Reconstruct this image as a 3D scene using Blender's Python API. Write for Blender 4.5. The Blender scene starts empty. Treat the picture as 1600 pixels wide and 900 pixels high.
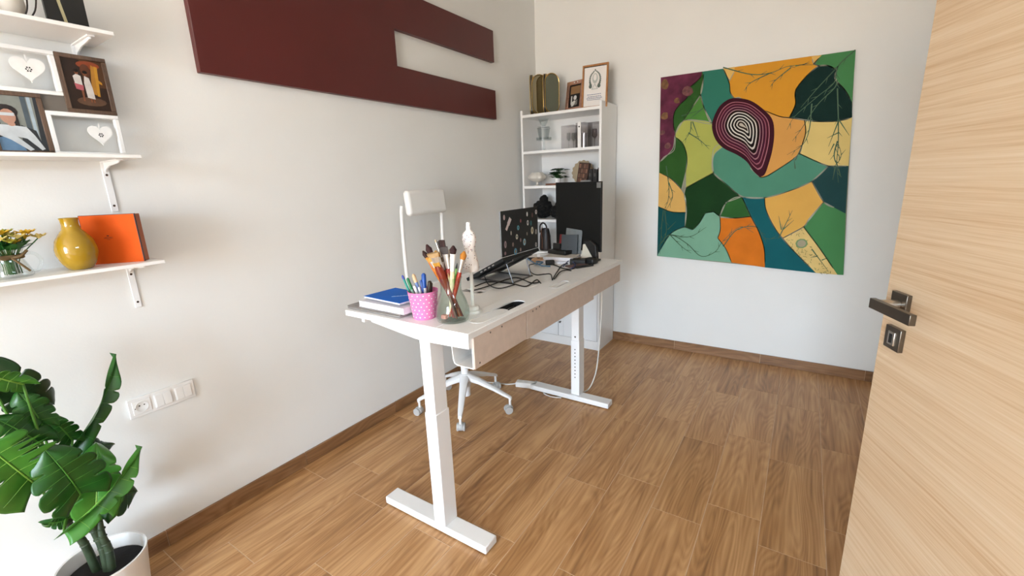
import bpy, bmesh, math, random
from mathutils import Vector, Matrix, noise as mnoise

# ------------------------------------------------------------------ camera, world, light, exposure
S = bpy.context.scene
COL = S.collection
random.seed(7)
cam_d = bpy.data.cameras.new('camera'); cam = bpy.data.objects.new('camera', cam_d); COL.objects.link(cam)
cam_d.sensor_width = 36.0; cam_d.lens = 690.54 / 1600 * 36.0; cam_d.clip_start = 0.02
R0 = (0.8385355, 0.5436604, -0.0359386); U0 = (-0.0992532, 0.2172782, 0.9710504); F0 = (-0.5357303, 0.8106933, -0.2361559)
cam.matrix_world = Matrix(((R0[0], U0[0], -F0[0], 2.10873), (R0[1], U0[1], -F0[1], -3.69979),
                           (R0[2], U0[2], -F0[2], 1.44437), (0, 0, 0, 1)))
S.camera = cam
W = bpy.data.worlds.new('daylight'); S.world = W; W.use_nodes = True
nt = W.node_tree; bgn = nt.nodes['Background']; bgn.inputs[1].default_value = SKY_STRENGTH = 5.2
tcw = nt.nodes.new('ShaderNodeTexCoord'); sep = nt.nodes.new('ShaderNodeSeparateXYZ'); rmp = nt.nodes.new('ShaderNodeValToRGB')
nt.links.new(tcw.outputs['Generated'], sep.inputs[0]); mr_ = nt.nodes.new('ShaderNodeMapRange'); mr_.inputs[1].default_value = -1; mr_.inputs[2].default_value = 1
nt.links.new(sep.outputs['Z'], mr_.inputs[0]); nt.links.new(mr_.outputs[0], rmp.inputs[0]); nt.links.new(rmp.outputs[0], bgn.inputs[0])
e = rmp.color_ramp.elements                       # pale sunlit ground below the horizon, hazy bright sky above
e[0].position = 0.485; e[0].color = (0.64, 0.57, 0.49, 1); e[1].position = 0.515; e[1].color = (0.79, 0.965, 1.16, 1)
pd = bpy.data.lights.new('window_portal', 'AREA'); pd.shape = 'RECTANGLE'; pd.size = 1.5; pd.size_y = 2.2; pd.cycles.is_portal = True
po = bpy.data.objects.new('window_portal', pd); COL.objects.link(po); po.location = (1.80, -7.69, 1.35); po.rotation_euler = (math.radians(90), 0, 0)
pd2 = bpy.data.lights.new('hall_portal', 'AREA'); pd2.shape = 'RECTANGLE'; pd2.size = 1.0; pd2.size_y = 0.18; pd2.cycles.is_portal = True
po2 = bpy.data.objects.new('hall_portal', pd2); COL.objects.link(po2); po2.location = (3.62, -3.65, 2.065); po2.rotation_euler = (math.radians(90), 0, math.radians(90))
S.view_settings.view_transform = 'Standard'; S.view_settings.look = 'None'; S.view_settings.gamma = 1
S.view_settings.use_curve_mapping = False
S.view_settings.exposure = 2.78

# ------------------------------------------------------------------ helpers
def lin(h):
    v = [int(h[i:i+2], 16) / 255 for i in (0, 2, 4)]
    return tuple((c / 12.92 if c <= 0.04045 else ((c + 0.055) / 1.055) ** 2.4) for c in v)
MATS = {}
def pm(name, col, rough=0.5, metal=0.0, trans=0.0, ior=1.45, var=0.04, vscale=8.0, bump=0.0, bscale=60.0, coat=0.0, alpha=1.0, sss=0.0, spec=0.5):
    """Principled material with a faint procedural colour variation and optional fine relief."""
    if name in MATS: return MATS[name]
    if isinstance(col, str): col = lin(col)
    m = bpy.data.materials.new(name); m.use_nodes = True; nt = m.node_tree; b = nt.nodes['Principled BSDF']
    b.inputs['Roughness'].default_value = rough; b.inputs['Metallic'].default_value = metal
    b.inputs['IOR'].default_value = ior; b.inputs['Specular IOR Level'].default_value = spec; b.inputs['Transmission Weight'].default_value = trans
    b.inputs['Coat Weight'].default_value = coat; b.inputs['Alpha'].default_value = alpha
    tc = nt.nodes.new('ShaderNodeTexCoord')
    n = nt.nodes.new('ShaderNodeTexNoise'); n.inputs['Scale'].default_value = vscale; n.inputs['Detail'].default_value = 3
    nt.links.new(tc.outputs['Object'], n.inputs['Vector'])
    r = nt.nodes.new('ShaderNodeValToRGB')
    r.color_ramp.elements[0].position = 0.3; r.color_ramp.elements[1].position = 0.7
    r.color_ramp.elements[0].color = tuple(max(0, c * (1 - var)) for c in col) + (1,)
    r.color_ramp.elements[1].color = tuple(min(1, c * (1 + var)) for c in col) + (1,)
    nt.links.new(n.outputs['Fac'], r.inputs['Fac']); nt.links.new(r.outputs['Color'], b.inputs['Base Color'])
    if bump:
        n2 = nt.nodes.new('ShaderNodeTexNoise'); n2.inputs['Scale'].default_value = bscale; n2.inputs['Detail'].default_value = 4
        nt.links.new(tc.outputs['Object'], n2.inputs['Vector'])
        bp = nt.nodes.new('ShaderNodeBump'); bp.inputs['Strength'].default_value = bump; bp.inputs['Distance'].default_value = 0.002
        nt.links.new(n2.outputs['Fac'], bp.inputs['Height']); nt.links.new(bp.outputs['Normal'], b.inputs['Normal'])
    MATS[name] = m
    return m

def wood(name, c0, c1, c2, along='Y', rough=0.45, scale=1.0, per_object=True, rings=1.0, fine=0.5, ringw=0.34, stretch=1.5):
    """Board grain: long fibres along one object axis, warped growth rings across it, shifted per object."""
    if name in MATS: return MATS[name]
    m = bpy.data.materials.new(name); m.use_nodes = True; nt = m.node_tree; L = nt.links; N = nt.nodes
    b = N['Principled BSDF']; b.inputs['Roughness'].default_value = rough
    tc = N.new('ShaderNodeTexCoord'); oi = N.new('ShaderNodeObjectInfo')
    add = N.new('ShaderNodeVectorMath'); add.operation = 'MULTIPLY_ADD'
    comb = N.new('ShaderNodeCombineXYZ')
    for i in range(3): L.new(oi.outputs['Random'], comb.inputs[i])
    add.inputs[1].default_value = (37.0, 53.0, 29.0) if per_object else (0, 0, 0)
    L.new(comb.outputs[0], add.inputs[0]); L.new(tc.outputs['Object'], add.inputs[2])
    def mp(s):
        k = N.new('ShaderNodeMapping'); k.inputs['Scale'].default_value = s; L.new(add.outputs[0], k.inputs['Vector']); return k
    s = scale
    ax = {'X': 0, 'Y': 1, 'Z': 2}[along]
    def sc(a, lo): v = [a, a, a]; v[ax] = lo; return tuple(v)
    # slow field whose level lines are the growth rings
    n1 = N.new('ShaderNodeTexNoise'); n1.inputs['Scale'].default_value = 1.0; n1.inputs['Detail'].default_value = 1.5; n1.inputs['Distortion'].default_value = 0.25
    L.new(mp(sc(7 * s, stretch * s)).outputs[0], n1.inputs['Vector'])
    mul = N.new('ShaderNodeMath'); mul.operation = 'MULTIPLY'; mul.inputs[1].default_value = 16.0 * rings; L.new(n1.outputs['Fac'], mul.inputs[0])
    sn = N.new('ShaderNodeMath'); sn.operation = 'PINGPONG'; sn.inputs[1].default_value = 0.5; L.new(mul.outputs[0], sn.inputs[0])
    # fibres
    n2 = N.new('ShaderNodeTexNoise'); n2.inputs['Scale'].default_value = 1.0; n2.inputs['Detail'].default_value = 5
    L.new(mp(sc(60 * s, 2.2 * s)).outputs[0], n2.inputs['Vector'])
    n3 = N.new('ShaderNodeTexNoise'); n3.inputs['Scale'].default_value = 1.0; n3.inputs['Detail'].default_value = 2
    L.new(mp(sc(10 * s, 1.1 * s)).outputs[0], n3.inputs['Vector'])
    a1 = N.new('ShaderNodeMath'); a1.operation = 'MULTIPLY_ADD'; a1.inputs[1].default_value = ringw; L.new(sn.outputs[0], a1.inputs[0])
    m2 = N.new('ShaderNodeMath'); m2.operation = 'MULTIPLY'; m2.inputs[1].default_value = fine; L.new(n2.outputs['Fac'], m2.inputs[0])
    L.new(m2.outputs[0], a1.inputs[2])
    a2 = N.new('ShaderNodeMath'); a2.operation = 'MULTIPLY_ADD'; a2.inputs[1].default_value = 0.55; L.new(n3.outputs['Fac'], a2.inputs[0]); L.new(a1.outputs[0], a2.inputs[2])
    a3 = N.new('ShaderNodeMath'); a3.operation = 'MULTIPLY_ADD'; a3.inputs[1].default_value = 0.10; L.new(oi.outputs['Random'], a3.inputs[0]); L.new(a2.outputs[0], a3.inputs[2])
    r = N.new('ShaderNodeValToRGB'); e = r.color_ramp.elements
    e[0].position = 0.40; e[0].color = c0 + (1,); e[1].position = 0.86; e[1].color = c2 + (1,)
    k = e.new(0.62); k.color = c1 + (1,)
    L.new(a3.outputs[0], r.inputs['Fac']); L.new(r.outputs['Color'], b.inputs['Base Color'])
    bp = N.new('ShaderNodeBump'); bp.inputs['Strength'].default_value = 0.12; bp.inputs['Distance'].default_value = 0.001
    L.new(n2.outputs['Fac'], bp.inputs['Height']); L.new(bp.outputs['Normal'], b.inputs['Normal'])
    MATS[name] = m
    return m

def obj(name, bm, mat, parent=None, loc=None, smooth=False, bevel=0.0, seg=2):
    me = bpy.data.meshes.new(name); bmesh.ops.recalc_face_normals(bm, faces=bm.faces[:]); bm.to_mesh(me); bm.free()
    for m in (mat if isinstance(mat, (list, tuple)) else [mat]): me.materials.append(m)
    if smooth:
        for p in me.polygons: p.use_smooth = True
    o = bpy.data.objects.new(name, me); COL.objects.link(o)
    if parent: o.parent = parent
    if loc: o.location = loc
    if bevel:
        md = o.modifiers.new('edge', 'BEVEL'); md.width = bevel; md.segments = seg; md.limit_method = 'ANGLE'; md.angle_limit = math.radians(40)
    if smooth or bevel:
        try: me.set_sharp_from_angle(angle=math.radians(38))
        except Exception: pass
    return o
def tag(o, label, cat, group=None, kind=None):
    o['label'] = label; o['category'] = cat
    if group: o['group'] = group
    if kind: o['kind'] = kind
    return o
def thing(name, label, cat, loc=(0, 0, 0), rotz=0.0, group=None):
    o = bpy.data.objects.new(name, None); COL.objects.link(o); o.empty_display_size = 0.05
    o.location = loc; o.rotation_euler = (0, 0, rotz)
    return tag(o, label, cat, group)
def struct(name, bm, mat, parent=None, **k):
    o = obj(name, bm, mat, parent, **k); o['kind'] = 'structure'; return o
B = bmesh.new
def box(bm, c, s, rot=None):
    M = Matrix.Translation(Vector(c))
    if rot is not None: M = M @ rot
    M = M @ Matrix.Diagonal((s[0], s[1], s[2], 1))
    bmesh.ops.create_cube(bm, size=1.0, matrix=M); return bm
def bx(x0, x1, y0, y1, z0, z1, bm=None):
    return box(bm or B(), ((x0+x1)/2, (y0+y1)/2, (z0+z1)/2), (abs(x1-x0), abs(y1-y0), abs(z1-z0)))
def lathe(prof, n=24, bm=None, c=(0, 0, 0), sx=1.0, sy=1.0, M=None):
    bm = bm or B(); rings = []
    T = M if M is not None else Matrix.Translation(Vector(c))
    for r, z in prof:
        if r < 1e-5: rings.append([bm.verts.new(T @ Vector((0, 0, z)))])
        else: rings.append([bm.verts.new(T @ Vector((r*sx*math.cos(2*math.pi*i/n), r*sy*math.sin(2*math.pi*i/n), z))) for i in range(n)])
    for a, b in zip(rings, rings[1:]):
        for i in range(n):
            j = (i + 1) % n
            if len(a) == 1 and len(b) == 1: continue
            if len(a) == 1: bm.faces.new((a[0], b[j], b[i]))
            elif len(b) == 1: bm.faces.new((a[i], a[j], b[0]))
            else: bm.faces.new((a[i], a[j], b[j], b[i]))
    for rg in (rings[0], rings[-1]):
        if len(rg) > 1:
            try: bm.faces.new(rg)
            except ValueError: pass
    return bm
def catmull(P, n=8):
    P = [Vector(p) for p in P]
    if len(P) < 3: return P
    Q = [P[0]*2 - P[1]] + P + [P[-1]*2 - P[-2]]; out = []
    for i in range(1, len(Q) - 2):
        for k in range(n):
            t = k / n; a, b, c, d = Q[i-1], Q[i], Q[i+1], Q[i+2]
            out.append(0.5*((2*b) + (c-a)*t + (2*a-5*b+4*c-d)*t*t + (-a+3*b-3*c+d)*t**3))
    out.append(P[-1]); return out
def tube(P, r, n=8, bm=None, sm=0):
    """Tube along a polyline; r is a number or one radius per point."""
    bm = bm or B(); P = catmull(P, sm) if sm else [Vector(p) for p in P]
    rs = [r]*len(P) if isinstance(r, (int, float)) else ([r[0] + (r[-1]-r[0])*i/(len(P)-1) for i in range(len(P))] if len(r) != len(P) else r)
    prev = None; rings = []; up = None
    for i, p in enumerate(P):
        d = (P[min(i+1, len(P)-1)] - P[max(i-1, 0)]).normalized()
        if up is None:
            up = d.orthogonal().normalized()
        else:
            up = (up - d*up.dot(d)); up = up.normalized() if up.length > 1e-6 else d.orthogonal().normalized()
        s = d.cross(up)
        rings.append([bm.verts.new(p + rs[i]*(up*math.cos(2*math.pi*k/n) + s*math.sin(2*math.pi*k/n))) for k in range(n)])
    for a, b in zip(rings, rings[1:]):
        for k in range(n): bm.faces.new((a[k], a[(k+1) % n], b[(k+1) % n], b[k]))
    bm.faces.new(rings[0]); bm.faces.new(rings[-1][::-1])
    return bm
def prism(poly, d0, d1, axis='Y', bm=None, M=None):
    """Polygon (a,b) extruded along an axis from d0 to d1."""
    bm = bm or B()
    def P(a, b, d):
        v = {'X': Vector((d, a, b)), 'Y': Vector((a, d, b)), 'Z': Vector((a, b, d))}[axis]
        return M @ v if M is not None else v
    A = [bm.verts.new(P(a, b, d0)) for a, b in poly]; C = [bm.verts.new(P(a, b, d1)) for a, b in poly]
    bm.faces.new(A); bm.faces.new(C[::-1])
    for i in range(len(poly)):
        j = (i+1) % len(poly); bm.faces.new((A[i], C[i], C[j], A[j]))
    return bm
def frame_bm(x0, x1, z0, z1, w, y0, y1, bm=None):
    """Rectangular ring in the xz plane."""
    bm = bm or B()
    for a in ((x0, x1, z0, z0+w), (x0, x1, z1-w, z1), (x0, x0+w, z0+w, z1-w), (x1-w, x1, z0+w, z1-w)):
        bx(a[0], a[1], y0, y1, a[2], a[3], bm)
    return bm
def stadium(cx, cy, ln, w, n=8):
    r = w/2; h = ln/2 - r; P = []
    for i in range(n+1): a = math.pi*i/n; P.append((cx + r*math.cos(a), cy + h + r*math.sin(a)))
    for i in range(n+1): a = math.pi + math.pi*i/n; P.append((cx + r*math.cos(a), cy - h + r*math.sin(a)))
    return P
def board_holes(outer, holes, z0, z1):
    """Flat board with real openings."""
    bm = B(); edges = []
    for lp in [outer] + holes:
        vs = [bm.verts.new((a, b, z0)) for a, b in lp]
        edges += [bm.edges.new((vs[i], vs[(i+1) % len(vs)])) for i in range(len(vs))]
    g = bmesh.ops.triangle_fill(bm, edges=edges, use_beauty=True, use_dissolve=False)
    f = [x for x in g['geom'] if isinstance(x, bmesh.types.BMFace)]
    e = bmesh.ops.extrude_face_region(bm, geom=f)
    bmesh.ops.translate(bm, vec=(0, 0, z1-z0), verts=[v for v in e['geom'] if isinstance(v, bmesh.types.BMVert)])
    return bm
def prints(layers, y=0.0, step=0.00012, sgn=-1, bm=None):
    """Flat printed picture: (material index, polygon in xz) layers a hair apart."""
    bm = bm or B()
    for i, (mi, poly) in enumerate(layers):
        f = bm.faces.new([bm.verts.new((a, y + sgn*step*i, b)) for a, b in poly]); f.material_index = mi
    return bm
def ell(cx, cz, rx, rz, n=14, a0=0.0):
    return [(cx + rx*math.cos(2*math.pi*i/n)*math.cos(a0) - rz*math.sin(2*math.pi*i/n)*math.sin(a0),
             cz + rx*math.cos(2*math.pi*i/n)*math.sin(a0) + rz*math.sin(2*math.pi*i/n)*math.cos(a0)) for i in range(n)]
def rect(x0, x1, z0, z1): return [(x0, z0), (x1, z0), (x1, z1), (x0, z1)]
def text(name, body, size, mat, parent, loc, rot, align='CENTER'):
    c = bpy.data.curves.new(name, 'FONT'); c.body = body; c.size = size; c.align_x = align; c.align_y = 'CENTER'; c.extrude = 0.0002
    t = bpy.data.objects.new(name, c); COL.objects.link(t)
    dg = bpy.context.evaluated_depsgraph_get(); me = bpy.data.meshes.new_from_object(t.evaluated_get(dg))
    bpy.data.objects.remove(t); o = bpy.data.objects.new(name, me); COL.objects.link(o); me.materials.clear(); me.materials.append(mat)
    o.parent = parent; o.location = loc; o.rotation_euler = rot; return o
def link_copy(o, parent=None):
    c = o.copy(); COL.objects.link(c)
    if parent is not None: c.parent = parent
    return c
def tree_copy(o, loc=None, rotz=None, label=None, parent=None):
    c = link_copy(o, parent)
    if loc is not None: c.location = loc
    if rotz is not None: c.rotation_euler = (0, 0, rotz)
    if label: c['label'] = label
    for ch in list(o.children): tree_copy(ch, parent=c)
    return c

# ------------------------------------------------------------------ common materials
M_wall = pm('wall_paint', (0.81, 0.81, 0.785), 0.85, var=0.012, vscale=3, bump=0.12, bscale=140)
M_ceil = pm('ceiling_paint', (0.86, 0.85, 0.83), 0.9, var=0.01)
M_grout = pm('floor_grout', lin('cdae90'), 0.8, var=0.1, vscale=30)
M_plank = wood('wood_look_tile', lin('825b37'), lin('ac7e50'), lin('cb9f6f'), 'Y', 0.36, rings=1.5, ringw=0.26, stretch=0.8, fine=0.62)
M_base = wood('wood_look_skirting', lin('6d4c34'), lin('85603f'), lin('9b7452'), 'Y', 0.4)
M_baseX = wood('wood_look_skirting_cross', lin('6d4c34'), lin('85603f'), lin('9b7452'), 'X', 0.4)
def veneer(name):
    m = bpy.data.materials.new(name); m.use_nodes = True; nt = m.node_tree; L = nt.links; N = nt.nodes; b = N['Principled BSDF']; b.inputs['Roughness'].default_value = 0.45
    tc = N.new('ShaderNodeTexCoord')
    def ns(sc, det, dist=0.0):
        k = N.new('ShaderNodeMapping'); k.inputs['Scale'].default_value = sc; L.new(tc.outputs['Object'], k.inputs['Vector'])
        n = N.new('ShaderNodeTexNoise'); n.inputs['Scale'].default_value = 1; n.inputs['Detail'].default_value = det; n.inputs['Distortion'].default_value = dist; L.new(k.outputs[0], n.inputs['Vector']); return n.outputs['Fac']
    lines, pores, broad = ns((1.6, 1, 150), 2, 0.15), ns((9, 1, 420), 2), ns((0.8, 1, 9), 2)
    def ma(a, w, c=None):
        k = N.new('ShaderNodeMath'); k.operation = 'MULTIPLY_ADD'; L.new(a, k.inputs[0]); k.inputs[1].default_value = w
        if c is None: k.inputs[2].default_value = 0
        else: L.new(c, k.inputs[2])
        return k.outputs[0]
    v = ma(broad, 0.45, ma(pores, 0.25, ma(lines, 0.42)))
    r = N.new('ShaderNodeValToRGB'); e = r.color_ramp.elements; e[0].position = 0.40; e[0].color = dk3(lin('cda377')); e[1].position = 0.74; e[1].color = dk3(lin('efd0aa'))
    k = e.new(0.56); k.color = dk3(lin('e3bf96'))
    L.new(v, r.inputs['Fac']); L.new(r.outputs['Color'], b.inputs['Base Color'])
    bp = N.new('ShaderNodeBump'); bp.inputs['Strength'].default_value = 0.10; bp.inputs['Distance'].default_value = 0.001; L.new(lines, bp.inputs['Height']); L.new(bp.outputs['Normal'], b.inputs['Normal'])
    return m
def dk3(c): return (c[0]*0.73, c[1]*0.81, c[2]*0.91, 1)
M_door = veneer('oak_veneer')
M_white = pm('white_lacquer', (0.86, 0.855, 0.84), 0.35, var=0.01)
M_whitemetal = pm('white_powder_coat', (0.86, 0.86, 0.86), 0.4, var=0.01)
M_plastic = pm('white_plastic', (0.85, 0.84, 0.82), 0.3, var=0.01)
M_offwhite = pm('offwhite_plastic', (0.80, 0.79, 0.76), 0.4, var=0.015)
M_black = pm('black_plastic', (0.012, 0.012, 0.012), 0.4, var=0.1)
M_hole = pm('hole_shade_and_dot_black', (0.01, 0.01, 0.01), 0.9)  # near-black standing in for shade inside holes; also colours one real dot
def thin_glass(name, tint, gloss=0.05):
    """Thin clear wall: tinted see-through with a Fresnel mirror sheen."""
    m = bpy.data.materials.new(name); m.use_nodes = True; nt = m.node_tree; N = nt.nodes; L = nt.links; N.remove(N['Principled BSDF']); out = N['Material Output']
    tr = N.new('ShaderNodeBsdfTransparent'); gl = N.new('ShaderNodeBsdfGlossy'); gl.inputs['Roughness'].default_value = gloss; mx = N.new('ShaderNodeMixShader'); lwt = N.new('ShaderNodeLayerWeight'); lwt.inputs['Blend'].default_value = 0.5; pw = N.new('ShaderNodeMath'); pw.operation = 'POWER'; pw.inputs[1].default_value = 3.5; lw = N.new('ShaderNodeMath'); lw.operation = 'MULTIPLY_ADD'; lw.inputs[1].default_value = 0.55; lw.inputs[2].default_value = 0.035; L.new(lwt.outputs['Facing'], pw.inputs[0]); L.new(pw.outputs[0], lw.inputs[0])
    tc = N.new('ShaderNodeTexCoord'); nz = N.new('ShaderNodeTexNoise'); nz.inputs['Scale'].default_value = 9; L.new(tc.outputs['Object'], nz.inputs['Vector'])
    rp = N.new('ShaderNodeValToRGB'); rp.color_ramp.elements[0].color = tuple(c*0.97 for c in tint) + (1,); rp.color_ramp.elements[1].color = tuple(tint) + (1,)
    L.new(nz.outputs['Fac'], rp.inputs['Fac']); L.new(rp.outputs['Color'], tr.inputs['Color'])
    L.new(lw.outputs[0], mx.inputs[0]); L.new(tr.outputs[0], mx.inputs[1]); L.new(gl.outputs[0], mx.inputs[2]); L.new(mx.outputs[0], out.inputs['Surface']); return m
M_glass = thin_glass('clear_glass', (0.965, 0.975, 0.97))
M_maroon = pm('maroon_paint', lin('56201e'), 0.38, var=0.05, vscale=4, bump=0.05)
M_steel = pm('brushed_steel', (0.55, 0.53, 0.50), 0.28, metal=1.0, var=0.05)
M_darksteel = pm('satin_nickel_dark', (0.15, 0.135, 0.115), 0.28, metal=1.0, var=0.08)
M_brownframe = wood('brown_frame_wood', lin('4a382c'), lin('5c4636'), lin('6f5644'), 'Z', 0.5, scale=4)

# ------------------------------------------------------------------ the room
WX, YN, HC = 2.631, -7.60, 3.00        # right wall, near wall, ceiling height
fl = struct('floor', bx(-0.05, WX+0.05, YN, 0.05, -0.06, -0.0009), M_grout)
seams = [0.0, 0.204, 0.414, 0.622, 0.831, 1.040, 1.250, 1.457, 1.666, 1.876, 2.087, 2.313, 2.530, WX]
first = [-1.97, -2.437, -1.96, -2.29, -1.95, -1.80, -1.315, -1.815, -1.315, -1.815, -1.31, -1.73, -1.30]
plank_cache = {}
def plank_mesh(w, l):
    key = (round(w, 3), round(l, 3))
    if key not in plank_cache:
        bm = B(); c = 0.0008; g = 0.0014
        w2, l2 = w/2 - g, l/2 - g
        t = [bm.verts.new((a*(w2-c), b*(l2-c), 0.0)) for a, b in ((-1, -1), (1, -1), (1, 1), (-1, 1))]
        s = [bm.verts.new((a*w2, b*l2, -0.0008)) for a, b in ((-1, -1), (1, -1), (1, 1), (-1, 1))]
        d = [bm.verts.new((a*w2, b*l2, -0.008)) for a, b in ((-1, -1), (1, -1), (1, 1), (-1, 1))]
        bm.faces.new(t)
        for i in range(4):
            j = (i+1) % 4; bm.faces.new((t[i], s[i], s[j], t[j])); bm.faces.new((s[i], d[i], d[j], s[j]))
        me = bpy.data.meshes.new('plank'); bm.to_mesh(me); bm.free(); me.materials.append(M_plank); plank_cache[key] = me
    return plank_cache[key]
for i in range(len(seams) - 1):
    x0, x1 = seams[i], seams[i+1]; Lp = 0.632 if i < 3 else 0.651
    y = first[i]
    while y < 0: y += Lp
    while y > YN:
        a, b = max(y - Lp, YN), min(y, 0.0)
        if b - a > 0.02:
            o = bpy.data.objects.new('plank', plank_mesh(x1-x0, b-a)); COL.objects.link(o); o.parent = fl
            o.location = ((x0+x1)/2, (a+b)/2, 0)
        y -= Lp
struct('ceiling', bx(-0.1, WX+0.1, YN-0.1, 0.1, HC, HC+0.08), M_ceil)
struct('wall_left', bx(-0.1, 0, YN-0.1, 0.1, -0.06, HC), M_wall)
struct('wall_back', bx(0, WX, 0, 0.1, -0.06, HC), M_wall)
bm = bx(WX, WX+0.1, -3.20, 0.1, -0.06, HC); bx(WX, WX+0.1, -4.06, -3.20, 2.12, HC, bm); bx(WX, WX+0.1, YN-0.1, -4.06, -0.06, HC, bm)
struct('wall_right', bm, M_wall)
bm = bx(0, 1.05, YN-0.1, YN, -0.06, HC); bx(2.55, WX, YN-0.1, YN, -0.06, HC, bm)
bx(1.05, 2.55, YN-0.1, YN, -0.06, 0.25, bm); bx(1.05, 2.55, YN-0.1, YN, 2.45, HC, bm)
struct('wall_near', bm, M_wall)
w1 = struct('window_1', frame_bm(1.05, 2.55, 0.25, 2.45, 0.05, YN-0.08, YN-0.02), M_white)
struct('window_mullion', bx(1.78, 1.82, YN-0.08, YN-0.02, 0.30, 2.40), M_white, w1)
bm = bx(WX+0.1, WX+0.9, -4.3, -3.0, -0.06, -0.002); bx(WX+0.9, WX+1.0, -4.3, -4.15, -0.06, HC, bm); bx(WX+0.9, WX+1.0, -3.15, -3.0, -0.06, HC, bm); bx(WX+0.9, WX+1.0, -4.15, -3.15, -0.06, 1.98, bm); bx(WX+0.9, WX+1.0, -4.15, -3.15, 2.15, HC, bm); bx(WX+0.1, WX+0.9, -4.3, -3.0, HC, HC+0.05, bm)
bx(WX+0.1, WX+0.9, -4.4, -4.3, -0.06, HC, bm); bx(WX+0.1, WX+0.9, -3.0, -2.9, -0.06, HC, bm)
struct('wall_hallway', bm, M_wall)
# skirting: one piece per tile, with its grey joint
HB, TB = 0.0745, 0.012
bl = struct('baseboard_left', bx(0, 0.007, YN, 0, 0, HB - 0.002), M_grout)
y = -0.06
while y > YN:
    a = max(y - 0.63, YN); obj('skirting_tile', bx(0, TB, -(y-a)/2 + 0.0012, (y-a)/2 - 0.0012, 0.0006, HB), M_base, bl, ((0.0, (a+y)/2, 0)), bevel=0.001, seg=1); y = a if a > YN else YN - 1
bb = struct('baseboard_back', bx(0, WX, -0.007, 0, 0, HB - 0.002), M_grout)
x = 0.02
while x < WX - TB:
    a = min(x + 0.64, WX); obj('skirting_tile', bx(-(a-x)/2 + 0.0012, (a-x)/2 - 0.0012, -TB, 0, 0.0006, HB), M_baseX, bb, ((a+x)/2, 0, 0), bevel=0.001, seg=1); x = a
br = struct('baseboard_right', bx(WX-0.007, WX, -3.2, -TB, 0, HB - 0.002), M_grout)
y = -TB
while y > -3.19:
    a = max(y - 0.63, -3.19); obj('skirting_tile', bx(-TB, 0, -(y-a)/2 + 0.0012, (y-a)/2 - 0.0012, 0.0006, HB), M_base, br, (WX, (a+y)/2, 0), bevel=0.001, seg=1); y = a if a > -3.19 else -9

# door leaf, hinged on the right wall, half open
dv = Vector((-0.3843, 0.9232, 0)); ang = math.atan2(dv.y, dv.x)
door = bpy.data.objects.new('door_1', None); COL.objects.link(door); door.location = (2.598, -3.185, 0); door.rotation_euler = (0, 0, ang); door['kind'] = 'structure'
DW = 0.815
leaf = obj('door_leaf', bx(-DW/2, DW/2, -0.04, 0, -1.05, 1.05), M_door, door, (DW/2, 0, 1.06), bevel=0.0015, seg=1)
# the room face is local +y (towards the left wall)
def plate(zc, xc, s, th, bm=None): return bx(xc-s/2, xc+s/2, 0, th, zc-s/2, zc+s/2, bm)
hx, hz = DW - 0.058, 1.157
hd = obj('door_handle', plate(hz, hx, 0.050, 0.010), M_darksteel, door, bevel=0.0012)
obj('neck', lathe([(0.010, 0.0), (0.010, 0.045)], 16, M=Matrix.Translation(Vector((hx, 0.009, hz))) @ Matrix.Rotation(-math.pi/2, 4, 'X')), M_steel, hd, smooth=True)
obj('lever', bx(hx-0.118, hx+0.012, 0.046, 0.058, hz-0.011, hz+0.011), M_darksteel, hd, bevel=0.0012)
es = obj('keyhole_plate', plate(hz-0.077, hx, 0.050, 0.010), M_darksteel, door, bevel=0.0012)
bm = bx(hx-0.011, hx+0.011, 0.0095, 0.0125, hz-0.077-0.015, hz-0.077+0.015); obj('thumb_turn', bm, M_steel, es, bevel=0.001)
obj('slot', bx(hx-0.004, hx+0.004, 0.012, 0.0135, hz-0.077-0.010, hz-0.077+0.010), M_hole, es)
jb = struct('trim_1', bx(WX-0.02, WX+0.12, -3.20, -3.16, 0, 2.16), M_door); bx_ = bx(WX-0.02, WX+0.12, -4.10, -4.06, 0, 2.16); bx(WX-0.02, WX+0.12, -4.06, -3.20, 2.12, 2.16, bx_); struct('trim_2', bx_, M_door)

# ------------------------------------------------------------------ maroon relief panel on the left wall
wp = thing('wall_panel', 'large flat maroon wall panel with a notched slot, fixed to the left wall', 'wall panel', (0, -2.756, 1.911))
bm = prism([(0, 0), (2.072, 0), (2.072, 0.209), (1.073, 0.209), (1.073, 0.407), (2.072, 0.407), (2.072, 0.625), (0, 0.625)], 0.0, 0.031, 'X')
obj('panel_board', bm, M_maroon, wp, bevel=0.0015, seg=1)

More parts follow.
